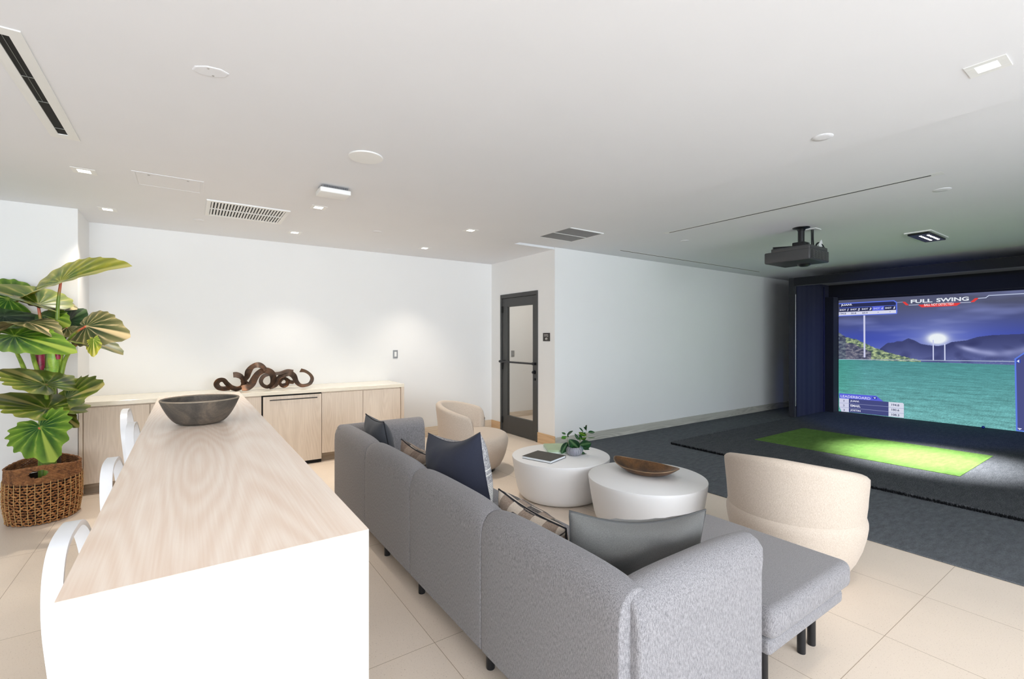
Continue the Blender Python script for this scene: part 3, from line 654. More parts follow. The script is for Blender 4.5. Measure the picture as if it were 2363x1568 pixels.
# score panel, top left
spoly('score_panel', ((1937, 701.5), (2060, 695), (2068, 699), (2068.5, 723), (1937, 728.5)), (44, 48, 82), 0.003)
sline('score_panel_outline', ((1936.5, 701.5), (2063, 694.5), (2069, 698.5), (2069.5, 722)), 0.018, (96, 118, 226), 0.005)
spoly('score_row', ((1936, 721), (2069, 715.5), (2069, 723.5), (1936, 729.5)), (214, 216, 236), 0.004)
sline('score_row_underline', ((1936, 729.8), (2069, 724)), 0.016, (96, 118, 226), 0.005)
spoly('active_shot_tab', ((2013.2, 708.5), (2040.5, 707), (2040.5, 716.3), (2013.2, 717.7)), (92, 104, 220), 0.005)
sline('panel_rule', ((1937, 711.6), (2069, 705)), 0.008, (96, 118, 226), 0.004)
stext('JUAN\\', 1941, 707.8, 1966.5, 702.7, (238, 240, 250), 0.03)
for n_, xa, xb, yb_ in ((1, 1938, 1958.5, 718.4), (2, 1963, 1984.5, 717.3), (3, 1989, 2011.5, 716.2), (4, 2016, 2038.5, 715.0), (5, 2043, 2066.5, 713.8)):
    c_ = (190, 196, 240) if n_ == 4 else (225, 228, 246)
    stext('SHOT', xa, yb_ - 0.4, xa + 14.5, yb_ - 4.3, c_, 0.02); stext(str(n_), xb - (3 if n_ == 1 else 5), yb_, xb, yb_ - 5.6, c_, 0.05, 0.3)
for s_, xa, xb, yb_ in (('194.8', 1938, 1952.5, 726.6), ('50.8', 1964, 1976, 725.6), ('60.9', 1990, 2002.5, 724.6), ('-', 2025.5, 2028, 721.6), ('-', 2053, 2055.5, 720.4)):
    stext(s_, xa, yb_, xb, yb_ - (1.0 if s_ == '-' else 3.9), (70, 74, 110), 0.02)
# title
stext('FULL', 2102, 700.5, 2152, 690.0, (226, 232, 240), 0.03)
stext('SWING', 2161, 697.8, 2236, 685.3, (226, 232, 240), 0.03)
spoly('red_banner', ((2118, 703.8), (2218, 699.0), (2208, 706.2), (2127, 709.8)), (224, 66, 66), 0.004)
stext('BALL NOT DETECTED!', 2133, 707.3, 2201, 701.4, (250, 214, 214), 0.02)
spoly('red_slash', ((2082, 697), (2089, 697), (2098, 704.8), (2090.5, 705)), (224, 66, 66), 0.004)
spoly('red_slash', ((2250, 688.6), (2259.5, 688), (2248, 697.6), (2239, 698)), (224, 66, 66), 0.004)
sline('title_rule', ((2069, 698.6), (2084, 697.6)), 0.010, (150, 156, 190), 0.004); sline('title_rule', ((2098, 704.5), (2120, 703.7)), 0.010, (190, 196, 220), 0.004)
sline('title_rule', ((2216, 699), (2240, 698)), 0.010, (190, 196, 220), 0.004); sline('title_rule', ((2258, 689), (2275, 687.7), (2282, 682.4), (2668, 661)), 0.012, (190, 200, 226), 0.004)
# light masts in the picture
sline('light_mast', ((1994.6, 728), (1995.2, 824)), 0.028, (206, 208, 236), 0.0035); sline('light_mast', ((2153.6, 786), (2153.9, 831)), 0.016, (200, 206, 236), 0.0035); sline('light_mast', ((2180.2, 795), (2180.5, 831)), 0.016, (206, 212, 240), 0.0035)
sline('field_line', ((1937, 829.5), (2344, 834.6)), 0.010, (180, 194, 214), 0.003)
# leaderboard, bottom left
spoly('leaderboard_header', ((1936.6, 908), (2022, 914), (2038.5, 927), (1937, 919.5)), (92, 100, 216), 0.003)
stext('LEADERBOARD', 1940.5, 917.2, 2009, 911.6, (224, 226, 248), 0.01)
spoly('leaderboard_button', ((2013.5, 916), (2023.8, 917), (2023.8, 922), (2013.5, 921.2)), (50, 62, 160), 0.004)
spoly('arrow', ((2015.6, 917.6), (2021.8, 918.1), (2018.8, 920.8)), (236, 238, 250), 0.005)
spoly('leaderboard_rows', ((1959, 920.5), (2051, 928), (2051, 961.3), (1959, 951.6)), (70, 76, 128), 0.004)
spoly('rank_column', ((1937, 919.3), (1959, 921), (1959, 951.5), (1942, 950.3), (1937, 938)), (206, 208, 232), 0.005)
spoly('distance_column', ((2050.6, 928), (2083.5, 930.5), (2086, 933), (2086, 965), (2050.6, 961.3)), (214, 218, 234), 0.005)
for a_ in (((1937, 930), (1959, 931.4)), ((1937, 940), (1959, 941.6)), ((1959, 931.6), (2050, 939)), ((1959, 941.8), (2050, 950.4)), ((2051, 940.5), (2086, 943.6)), ((2051, 951.6), (2086, 955))): sline('row_rule', a_, 0.006, (150, 156, 196), 0.006)
for s_, x_, y_ in (('1', 1947, 927.4), ('2', 1946, 938), ('3', 1946.5, 948.6)): stext(s_, x_, y_, x_ + (1.4 if s_ == '1' else 3.2), y_ - 4.2, (60, 64, 100), 0.02)
for s_, xa, xb, y_ in (('JUAN\\', 1962.5, 1983, 928.6), ('ISMAEL', 1962.5, 1986, 938.8), ('JOSTIN', 1962.5, 1986, 949.8)): stext(s_, xa, y_, xb, y_ - 5.2, (232, 234, 246), 0.02)
for s_, y_ in (('194.8', 937.0), ('180.6', 948.2), ('108.3', 959.6)): stext(s_, 2057.5, y_, 2075.5, y_ - 5.0, (64, 68, 104), 0.02)
# side panel at the right
spoly('side_panel', ((2344.5, 829), (2363, 816), (2430, 769), (2668, 767), (2668, 1029), (2346, 994)), (78, 82, 134), 0.003)
sline('side_panel_outline', ((2346.5, 994), (2343, 829), (2364, 815), (2430, 768), (2668, 766)), 0.018, (96, 126, 226), 0.005); sline('side_panel_outline', ((2346, 994), (2668, 1029)), 0.018, (96, 126, 226), 0.005)
spoly('button', ((2345, 828.8), (2355.5, 829.3), (2355.5, 838.5), (2345, 838.5)), (60, 76, 170), 0.004); spoly('arrow', ((2352, 830.5), (2352, 837.5), (2346.4, 834)), (236, 238, 250), 0.006)
spoly('arrow', ((2348, 988), (2358.5, 989.4), (2353, 993)), (220, 222, 244), 0.006)

# ================================================================ CREDENZA
YF, YB = 5.94, 6.525
t = mk('stone_counter', (0.75, 6.22, 0.846), 0, 'cream stone worktop running along the far wall cabinets', 'countertop')
obj('slab', box(B(), -0.87 - 0.75, 2.358 - 0.75, 5.92 - 6.22, 6.538 - 6.22, 0, 0.042, 0.002, 1), M['stone'], t)
t = obj('end_panel', box(B(), 2.316, 2.358, 5.922, 6.525, 0.0, 0.8455, 0.002, 1), M['oakf']); tag(t, 'pale wood end panel closing the right end of the counter', 'cabinet panel')
t = obj('end_panel', box(B(), -0.85, -0.822, 5.93, 6.525, 0.0, 0.8455, 0.002, 1), M['oakf']); tag(t, 'pale wood end panel behind the basket at the left end', 'cabinet panel')
def cabinet(x0, x1, doors, label):
    t = mk('cabinet', ((x0 + x1) / 2, 6.24, 0), 0, label, 'cabinet', 'pale wood base cabinets under the stone counter'); w = (x1 - x0) / 2
    b = B(); box(b, -w + 0.001, w - 0.001, YF + 0.022 - 6.24, YB - 6.24, 0.105, 0.845); obj('carcass', b, M['oakf'], t)
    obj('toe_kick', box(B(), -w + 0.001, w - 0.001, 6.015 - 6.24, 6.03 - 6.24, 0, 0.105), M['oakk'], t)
    n = doors
    for i in range(n):
        a = -w + i * 2 * w / n + 0.002; c = -w + (i + 1) * 2 * w / n - 0.002
        obj('door_panel', box(B(), a, c, YF - 6.24, YF + 0.02 - 6.24, 0.107, 0.832, 0.0015, 1), M['oakf'], t)
cabinet(-0.82, 0.182, 2, 'double door pale wood cabinet at the left, behind the plant basket')
cabinet(0.182, 0.678, 1, 'single door pale wood cabinet mostly hidden by the long table end')
cabinet(1.322, 2.314, 2, 'double door pale wood cabinet at the right end of the counter')
t = mk('built_in_fridge', (1.0, 6.24, 0), 0, 'wood fronted undercounter fridge with a thin dark bar handle', 'fridge')
obj('case', box(B(), -0.32, 0.32, YF + 0.02 - 6.24, YB - 6.24, 0.0, 0.845), M['dark'], t)
dr = obj('door_panel', box(B(), -0.308, 0.316, YF - 0.012 - 6.24, YF + 0.01 - 6.24, 0.045, 0.828, 0.0015, 1), M['oakf'], t)
b = B(); tube(b, [(-0.245, YF - 0.045 - 6.24, 0.79), (0.262, YF - 0.045 - 6.24, 0.79)], 0.006, 8)
for s in (-0.2, 0.215): tube(b, [(s, YF - 0.045 - 6.24, 0.79), (s, YF - 0.01 - 6.24, 0.79)], 0.004, 6)
obj('handle', b, M['blackm'], dr, 60)

# metal ribbon sculpture
SYP = 6.17
def ribbon(pts, width=0.078, tilt=0.35, thick=0.005, ydrift=0.0, tw=0.0):
    q = [at(480 + x / 8.44, 820 + y / 8.44, Y=SYP) for x, y in pts]; q = curve(q, 10); n = len(q)
    b = B(); rows = []
    for i, p in enumerate(q):
        f = i / (n - 1); a = q[min(i + 1, n - 1)] - q[max(i - 1, 0)]; a.normalize()
        side = Vector((0, 1, 0)); up_ = a.cross(side).normalized()
        ang = tilt + tw * math.sin(f * 2 * PI); wd = (side * math.cos(ang) + up_ * math.sin(ang)) * width / 2 * (1 + 0.12 * math.sin(f * 19)); nn = a.cross(wd).normalized() * thick / 2
        p = p + Vector((0, ydrift * (f - 0.5) + 0.012 * math.sin(f * 9), 0))
        rows.append([b.verts.new(v) for v in (p - wd - nn, p + wd - nn, p + wd + nn, p - wd + nn)])
    for r0, r1 in zip(rows, rows[1:]):
        for k_ in range(4): b.faces.new((r0[k_], r0[(k_ + 1) % 4], r1[(k_ + 1) % 4], r1[k_]))
    b.faces.new(rows[0][::-1]); b.faces.new(rows[-1]); return b
R1 = [(490, 400), (560, 400), (650, 440), (690, 530), (660, 630), (560, 670), (450, 640), (370, 570), (300, 500), (210, 510), (165, 580), (210, 650), (310, 670), (420, 655)]
R2 = [(650, 655), (760, 640), (850, 570), (905, 470), (980, 370), (1100, 310), (1220, 350), (1270, 450), (1250, 570), (1160, 630), (1070, 600), (1030, 520), (1080, 430), (1180, 390), (1300, 380), (1420, 370), (1560, 330), (1670, 350)]
R3 = [(760, 600), (700, 520), (760, 440), (790, 330), (860, 240), (970, 205), (1070, 240), (1120, 310)]
R4 = [(1180, 640), (1290, 590), (1370, 500), (1460, 410), (1580, 370), (1670, 420), (1720, 530), (1800, 600), (1900, 600), (1990, 560), (2030, 470), (1990, 390), (1900, 330), (1800, 310)]
R5 = [(1680, 545), (1590, 530), (1500, 470), (1420, 500), (1400, 570), (1460, 610), (1540, 580), (1560, 500)]
bm_ = B()
for R_, kw in ((R1, dict(tilt=0.70)), (R2, dict(tilt=0.75, tw=0.4, ydrift=0.06)), (R3, dict(tilt=0.75, ydrift=-0.05)), (R4, dict(tilt=0.65, tw=0.4)), (R5, dict(tilt=0.6, width=0.07))):
    q_ = ribbon(R_, **kw); me_ = bpy.data.meshes.new('tmp'); q_.to_mesh(me_); q_.free(); bm_.from_mesh(me_); bpy.data.meshes.remove(me_)
zmin = min(v.co.z for v in bm_.verts); org = Vector((0.80, SYP, 0.8885))
for v in bm_.verts: v.co -= Vector((org.x, org.y, zmin))
sc_ = obj('ribbon_sculpture', bm_, M['iron'], None, 60, org); tag(sc_, 'twisted brown metal ribbon sculpture on the far counter', 'sculpture')

# ================================================================ LONG TABLE (waterfall island)
IX0, IX1, IY0, IY1, IZ = -0.196, 0.364, 1.143, 4.697, 1.03
t = mk('bar_table', ((IX0 + IX1) / 2, (IY0 + IY1) / 2, 0), 0, 'long bleached wood bar height table with solid waterfall ends', 'bar table')
mx, my = (IX0 + IX1) / 2, (IY0 + IY1) / 2
def loc_(b, x0, x1, y0, y1, z0, z1, bev=0.0015): return box(b, x0 - mx, x1 - mx, y0 - my, y1 - my, z0, z1, bev, 1)
def prism(yz, x0=IX0, x1=IX1):
    b = B(); A_ = [b.verts.new((x0 - mx, y - my, z)) for y, z in yz]; C_ = [b.verts.new((x1 - mx, y - my, z)) for y, z in yz]; n = len(yz)
    b.faces.new(A_); b.faces.new(C_[::-1])
    for k_ in range(n): b.faces.new((A_[k_], A_[(k_ + 1) % n], C_[(k_ + 1) % n], C_[k_]))
    return b
TT = 0.06
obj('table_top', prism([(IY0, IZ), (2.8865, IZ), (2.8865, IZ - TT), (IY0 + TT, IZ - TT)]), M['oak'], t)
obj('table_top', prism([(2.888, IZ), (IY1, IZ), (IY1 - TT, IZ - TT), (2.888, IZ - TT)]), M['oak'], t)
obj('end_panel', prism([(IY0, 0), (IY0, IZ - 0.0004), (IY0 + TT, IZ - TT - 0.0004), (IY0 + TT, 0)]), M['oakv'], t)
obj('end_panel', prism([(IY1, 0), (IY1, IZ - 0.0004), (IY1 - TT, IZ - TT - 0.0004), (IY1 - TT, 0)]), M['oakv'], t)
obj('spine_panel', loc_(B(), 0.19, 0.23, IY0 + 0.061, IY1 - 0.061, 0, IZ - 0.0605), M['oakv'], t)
# bowl on the table
def bowl(rim, h, base, thick, power=0.55, n=64, oval=1.0, endlift=0.0, m=0):
    b = B(); K = 14; rings = []
    def R(f): return base + (rim - base) * f ** power
    def put(r, z, f): 
        out = []
        for i in range(n):
            a = 2 * PI * i / n; e = abs(math.cos(a)) ** 3
            x = r * math.cos(a); y = r * oval * math.sin(a) * (1 - 0.0 * e)
            out.append(b.verts.new((x, y, z + endlift * f * e)))
        return out
    for k_ in range(K + 1):
        f = k_ / K; rings.append(put(R(f), h * f, f))
    for k_ in range(K, -1, -1):
        f = k_ / K; rings.append(put(max(0.004, R(f) - thick), h * f + (thick if k_ == 0 else 0) + 0.0005, f))
    for r0, r1 in zip(rings, rings[1:]):
        for i in range(n): b.faces.new((r0[i], r0[(i + 1) % n], r1[(i + 1) % n], r1[i]))
    b.faces.new(rings[0][::-1]); b.faces.new(rings[-1]); return b
t = mk('wooden_bowl', (0.055, 3.10, IZ + 0.0005), 0, 'large dark weathered wooden bowl on the long bar table', 'bowl')
obj('bowl_body', bowl(0.186, 0.132, 0.088, 0.012, 0.52), M['darkwood'], t, 50)
b = B(); tube(b, [(0.180 * math.cos(2 * PI * i / 64), 0.180 * math.sin(2 * PI * i / 64), 0.1325) for i in range(64)], 0.0058, 8, True); obj('worn_rim', b, M['rimwood'], t, 60)

# stools
def make_stool():
    t = mk('bar_stool', (0, 0, 0))
    b = B(); H = 0.98
    pts = []
    hw = 0.212; H = 1.022
    for z in (0.0, 0.25, 0.5, 0.66, 0.78): pts.append((0.10 * (1 - z / H), -hw, z))
    n = 8
    for i in range(n + 1):
        a = (PI / 2) * i / n; zz = 0.845 + 0.172 * math.sin(a); pts.append((0.10 * (1 - zz / H), -0.012 - (hw - 0.012) * math.cos(a) ** 0.78, 0.845 + 0.172 * math.sin(a)))
    pts2 = [(x, -y, z) for x, y, z in pts[:-1]][::-1]; path = curve(pts + pts2, 2)
    rows = []
    for i, p in enumerate(path):
        a = (path[min(i + 1, len(path) - 1)] - path[max(i - 1, 0)]).normalized(); w = Vector((1, 0, 0)); w = (w - a * w.dot(a)).normalized()
        nn = a.cross(w) * 0.007; ww = w * 0.0175
        rows.append([b.verts.new(v) for v in (p - ww - nn, p + ww - nn, p + ww + nn, p - ww + nn)])
    for r0, r1 in zip(rows, rows[1:]):
        for k_ in range(4): b.faces.new((r0[k_], r0[(k_ + 1) % 4], r1[(k_ + 1) % 4], r1[k_]))
    b.faces.new(rows[0][::-1]); b.faces.new(rows[-1])
    bmesh.ops.recalc_face_normals(b, faces=b.faces[:])
    obj('backrest_hoop', b, M['whitem'], t, 50)
    obj('seat', box(B(), 0.02, 0.40, -0.19, 0.19, 0.675, 0.70, 0.011, 3), M['whitem'], t, 40)
    for s in (-1, 1): obj('leg', tube(B(), [(0.34, s * 0.165, 0.68), (0.385, s * 0.20, 0)], [0.017, 0.012], 10, up=(1, 0, 0)), M['whitem'], t, 50)
    b = B()
    for a_, c_ in (((0.378, -0.185, 0.24), (0.378, 0.185, 0.24)), ((0.05, -0.205, 0.3), (0.376, -0.186, 0.28)), ((0.05, 0.205, 0.3), (0.376, 0.186, 0.28))): tube(b, [a_, c_], 0.009, 8)
    obj('footrest', b, M['whitem'], t, 50)
    return t
def copy_tree(o, parent=None):
    c = o.copy(); COL.objects.link(c); c.parent = parent
    for ch in list(o.children): copy_tree(ch, c)
    return c
proto = make_stool(); GS = 'white metal stools along the bar table'
for i, (x, y, rz, lb) in enumerate(((-0.250, 1.582, 0, 'white metal bar stool nearest the camera, at the table end'), (-0.250, 2.385, 0, 'second white bar stool from the camera, in front of the basket'),
                         (-0.262, 3.35, 0, 'third white bar stool, nearly overlapping the farthest one'), (-0.345, 4.02, 0.0, 'farthest white bar stool, pulled out toward the basket'))):
    o = proto if i == 0 else copy_tree(proto); o.location = (x, y, 0); o.rotation_euler = (0, 0, rz); tag(o, lb, 'stool', GS)

# ================================================================ SOFA
def soft_profile(prof, y0, y1, r=0.025, ends=4, mid=14, wob=0.0, axis='Y'):
    """extrude a cross-section (x, z) along Y with its ends rounded off"""
    cx = sum(p[0] for p in prof) / len(prof); cz = sum(p[1] for p in prof) / len(prof)
    wx = max(p[0] for p in prof) - min(p[0] for p in prof); wz = max(p[1] for p in prof) - min(p[1] for p in prof)
    st = []
    for i in range(ends + 1):
        a = (PI / 2) * i / ends; st.append((y0 + r * (1 - math.sin(a)) if False else y0 + r * (1 - math.cos(a)), r * (1 - math.sin(a))))
    L = []
    for y, ins in st: L.append((y, ins))
    for i in range(1, mid): L.append((y0 + r + (y1 - y0 - 2 * r) * i / mid, 0.0))
    for y, ins in reversed(st): L.append((y0 + y1 - y, ins))
    b = B(); rings = []
    for y, ins in L:
        sx = max(0.02, 1 - 2 * ins / wx); sz = max(0.02, 1 - 2 * ins / wz)
        ring = []
        for x, z in prof:
            px, pz = cx + (x - cx) * sx, cz + (z - cz) * sz
            ring.append(b.verts.new((px, y, pz) if axis == 'Y' else (y, px, pz)))
        rings.append(ring)
    n = len(prof)
    for r0, r1 in zip(rings, rings[1:]):
        for i in range(n): b.faces.new((r0[i], r0[(i + 1) % n], r1[(i + 1) % n], r1[i]))
    b.faces.new(rings[0][::-1]); b.faces.new(rings[-1]); return b
def arc_prof():
    """section of a back panel: flat outside, rolled top, sloping inside"""
    p = [(0.004, 0.115), (0.0, 0.14), (0.0, 0.40), (0.0, 0.60), (0.003, 0.655), (0.014, 0.695), (0.036, 0.722), (0.066, 0.735), (0.098, 0.733), (0.126, 0.716), (0.146, 0.688), (0.158, 0.65), (0.166, 0.58), (0.170, 0.42), (0.170, 0.30), (0.166, 0.13), (0.155, 0.115)]
    return p
XB = 1.062
sofa = mk('sectional_sofa', (XB, 2.6, 0), 0, 'long grey upholstered sectional sofa seen from behind', 'sofa')
seams = [0.968, 1.778, 2.587, 3.43, 4.30]
def shiftx(prof, dx): return [(x + dx, z) for x, z in prof]
for i in range(4):
    b = soft_profile(arc_prof(), seams[i] - 2.6 + 0.001, seams[i + 1] - 2.6 - 0.001, 0.008)
    ym, yh = (seams[i] + seams[i + 1]) / 2 - 2.6, (seams[i + 1] - seams[i]) / 2
    for v in b.verts:                                            # each module crowns a little in the middle
        k_ = max(0, min(1, (v.co.z - 0.45) / 0.25)); e_ = min(1, abs(v.co.y - ym) / yh); v.co.z += k_ * (0.012 - 0.026 * e_ ** 4)
    obj('backrest', b, M['sofa'], sofa, 50)
# near end panel, its outer face toward the camera; far end panel
nb = [(0.932 - 2.6 + x, z) for x, z in [(px, pz - 0.006) for px, pz in arc_prof()]]
b = soft_profile(nb, 1.112 - XB, 1.83 - XB, 0.018, axis='X')
for v in b.verts:
    k_ = max(0, min(1, (v.co.z - 0.45) / 0.25)); v.co.z += k_ * (0.006 - 0.022 * min(1, abs(v.co.x - (1.471 - XB)) / 0.36) ** 4)
    k_ = max(0, min(1, (v.co.z - 0.60) / 0.08)); k_ = k_ * k_ * (3 - 2 * k_); e_ = max(-1, min(1, (v.co.x - (1.471 - XB)) / 0.36)); v.co.x += 0.038 * k_ * max(0, e_) ** 3
obj('side_panel', b, M['sofa'], sofa, 50)
fb = [(4.305 - 2.6 - x, z) for x, z in arc_prof()][::-1]
obj('side_panel', soft_profile(fb, 1.075 - XB, 1.865 - XB, 0.028, axis='X'), M['sofa'], sofa, 50)
for i in range(4):
    y0 = seams[i] - 2.6 + (0.13 if i == 0 else 0.004); y1 = seams[i + 1] - 2.6 - (0.16 if i == 3 else 0.004)
    obj('seat_cushion', box(B(), 0.15, 1.80 - XB, y0, y1, 0.305, 0.435, 0.035, 4), M['sofa'], sofa, 60)
    obj('seat_base', box(B(), 0.10, 1.77 - XB, y0 - 0.01, y1 + 0.01, 0.235, 0.305, 0.02, 3), M['sofa'], sofa, 60)
    for x in (0.062, 0.62):
        for y in ((seams[i] + 0.045, seams[i + 1] - 0.28) if False else (seams[i] - 2.6 + 0.09 + (0.07 if i == 0 else 0), )):
            pass
for x, y in ((1.13, 1.02 + 0.07), (1.128, 1.80), (1.128, 2.56), (1.128, 3.14), (1.128, 4.1), (1.72, 1.05), (1.72, 1.85), (1.72, 2.6), (1.72, 3.4), (1.72, 4.12)):
    top = 0.118 if x < 1.3 else 0.24
    obj('leg', lathe(B(), [(0.019, 0), (0.020, 0.004), (0.021, top)], 18, (x - XB, y - 2.6, 0)), M['blackm'], sofa, 40)
ott = mk('ottoman', (2.215, 1.29, 0), 0, 'grey upholstered ottoman with black legs at the near end of the sofa', 'ottoman')
obj('seat_cushion', box(B(), -0.358, 0.385, -0.385, 0.385, 0.312, 0.438, 0.038, 5), M['sofa'], ott, 60)
obj('seat_base', box(B(), -0.35, 0.335, -0.365, 0.365, 0.245, 0.314, 0.022, 4), M['sofa'], ott, 60)
for x, y in ((2.02, 1.03), (2.40, 1.045), (2.505, 1.045), (2.02, 1.55), (2.48, 1.55)):
    obj('leg', lathe(B(), [(0.018, 0), (0.0185, 0.004), (0.0185, 0.25)], 20, (x - 2.215, y - 1.29, 0)), M['blackm'], ott, 40)

# ---------------------------------------------------------------- cushions
def cushion(name, label, TL, TR, down, w, h, th, mf, mb, sag=0.03, ear=0.045, pipe=None, rnd=0.0, cat='cushion', crease=0.006, seed=1):
    """TL, TR: the two upper corners in the room (seen from the side of the back face); down: direction of the cushion's drop"""
    TL, TR = Vector(TL), Vector(TR); ex = (TR - TL).normalized(); dn = Vector(down); dn = (dn - ex * dn.dot(ex)).normalized(); ez = ex.cross(-dn).normalized()
    # ez points out of the back face (toward whoever sees TL at left and TR at right)
    cen = (TL + TR) / 2 + dn * h / 2
    Mx = Matrix((ex, -dn, ez)).transposed().to_4x4(); Mx.translation = cen
    t = mk(name, cen, 0, label, cat); t.matrix_world = Mx
    n = 26; W2, H2 = w / 2, h / 2
    def outl(u, v):
        x = u * W2 * (1 - ear * (1 - v * v)); y = v * H2 * (1 - ear * (1 - u * u))
        if v > 0: y -= sag * v ** 3 * (1 - u * u) ** 1.2
        return x, y
    def thk(u, v): return th / 2 * (max(0, 1 - abs(u) ** 2.6) * max(0, 1 - abs(v) ** 2.6)) ** 0.55
    for side, mt, nm in ((1, mb, 'back_cover'), (-1, mf, 'front_cover')):
        b = B(); g = []
        for j in range(n + 1):
            row = []
            for i in range(n + 1):
                u = -math.cos(PI * i / n); v = -math.cos(PI * j / n); x, y = outl(u, v)
                wr = crease * mnoise.noise(Vector((u * 2.2 + seed, v * 2.2, side * 3 + seed))) * (1 - u * u) * (1 - v * v) * 3 + crease * 1.7 * mnoise.noise(Vector((u * 9 + seed, v * 3, seed))) * max(0, v) * (1 - u * u) * (1 - v ** 6)
                row.append(b.verts.new((x, y, side * thk(u, v) + wr)))
            g.append(row)
        for r0, r1 in zip(g, g[1:]):
            for i in range(n):
                q = (r0[i], r0[i + 1], r1[i + 1], r1[i]); b.faces.new(q if side > 0 else q[::-1])
        me = bpy.data.meshes.new(nm); b.to_mesh(me); b.free(); me.materials.append(mt); me.polygons.foreach_set('use_smooth', [True] * len(me.polygons))
        o = bpy.data.objects.new(nm, me); COL.objects.link(o); o.parent = t
    ring = [outl(-1 + 2 * i / 16, -1) for i in range(16)] + [outl(1, -1 + 2 * i / 16) for i in range(16)] + [outl(1 - 2 * i / 16, 1) for i in range(16)] + [outl(-1, 1 - 2 * i / 16) for i in range(16)]
    b = B(); tube(b, [(x, y, 0) for x, y in ring], 0.0045 if pipe else 0.003, 6, True); obj('seam', b, pipe or mb, t, 60)
    return t
cushion('throw_cushion', 'slate grey cushion leaning in the far corner of the sofa', (1.255, 4.02, 0.845), (1.262, 3.60, 0.838), (0.22, 0.0, -1), 0.43, 0.40, 0.17, M['slate'], M['slate'], 0.02, 0.03, M['cord'], seed=3)
cushion('throw_cushion', 'brown striped wool cushion beside the slate one on the sofa', (1.32, 3.36, 0.735), (1.345, 2.93, 0.70), (0.25, 0, -1), 0.45, 0.26, 0.15, M['patch2'], M['patch2'], 0.02, 0.03, M['cord'], seed=5)
cushion('throw_cushion', 'large navy cushion with a grey felt front on the sofa', (1.312, 2.865, 0.868), (1.402, 2.362, 0.945), (0.08, 0.0, -1), 0.53, 0.45, 0.30, M['felt'], M['navy'], 0.05, 0.05, None, seed=8)
cushion('throw_cushion', 'black and tan striped woven cushion tucked behind the sofa back', (1.345, 2.04, 0.700), (1.375, 1.59, 0.655), (0.22, 0, -1), 0.50, 0.22, 0.17, M['patch'], M['patch'], 0.015, 0.03, M['cord'], seed=11)
cushion('throw_cushion', 'wide charcoal velvet cushion in the near corner of the sofa', (1.222, 1.365, 0.825), (1.725, 1.115, 0.80), (0.01, 0.10, -1), 0.57, 0.36, 0.17, M['velvet'], M['velvet'], 0.045, 0.05, plain('charcoal_edge', S(76, 76, 76), 0.9), seed=14, crease=0.014)

# ================================================================ COFFEE TABLES AND WHAT IS ON THEM
def drum(x, y, label):
    prof = [(0.30, 0.0), (0.345, 0.003), (0.372, 0.014), (0.392, 0.034), (0.406, 0.062), (0.418, 0.10), (0.434, 0.18), (0.449, 0.27), (0.461, 0.35), (0.4635, 0.372), (0.462, 0.378), (0.458, 0.380)]
    t = obj('coffee_table', lathe(B(), prof, 96), M['tablew'], None, 35, (x, y, 0.0005)); tag(t, label, 'coffee table', 'round white drum coffee tables'); return t
drum(2.925, 3.408, 'white drum coffee table with books and a potted plant')
drum(3.038, 2.482, 'white drum coffee table with a bronze boat shaped bowl')
TZ = 0.381
# boat bowl
t = mk('boat_bowl', (3.10, 2.545, TZ), math.atan2(-0.577, 0.10), 'long bronze boat shaped bowl on the nearer coffee table', 'bowl')
def boat(a, bw, h, lift, thick):
    b = B(); n, K = 72, 12; rings = []
    def put(f, off, zoff):
        out = []
        for i in range(n):
            an = 2 * PI * i / n; c, s = math.cos(an), math.sin(an)
            e = abs(c); rx = (0.30 + 0.70 * f ** 0.62); ry = (0.34 + 0.66 * f ** 0.5)
            x = (a - off) * rx * (abs(c) ** 0.95) * (1 if c > 0 else -1); y = (bw - off) * ry * s * (abs(s) ** 0.25)
            z = f ** 1.2 * (h + lift * e ** 3) + zoff
            out.append(b.verts.new((x, y, z)))
        return out
    for k_ in range(K + 1): rings.append(put(k_ / K, 0, 0))
    for k_ in range(K, -1, -1): rings.append(put(k_ / K, thick, 0.0008 + (thick if k_ == 0 else 0)))
    for r0, r1 in zip(rings, rings[1:]):
        for i in range(n): b.faces.new((r0[i], r0[(i + 1) % n], r1[(i + 1) % n], r1[i]))
    b.faces.new(rings[0][::-1]); b.faces.new(rings[-1]); return b
obj('bowl_body', boat(0.292, 0.170, 0.056, 0.032, 0.006), M['bronze'], t, 60)
b = B(); rp = []
for i in range(90):
    an = 2 * PI * i / 90; c_, s_ = math.cos(an), math.sin(an)
    rp.append((0.289 * abs(c_) ** 0.95 * (1 if c_ > 0 else -1), 0.167 * s_ * abs(s_) ** 0.25, 0.0565 + 0.032 * abs(c_) ** 3))
tube(b, rp, 0.0036, 6, True); obj('lip_highlight', b, plain('bronze_lip_highlight', S(150, 124, 98), 0.35, 0.6), t, 60)  # paler tube paints a highlight along the rim
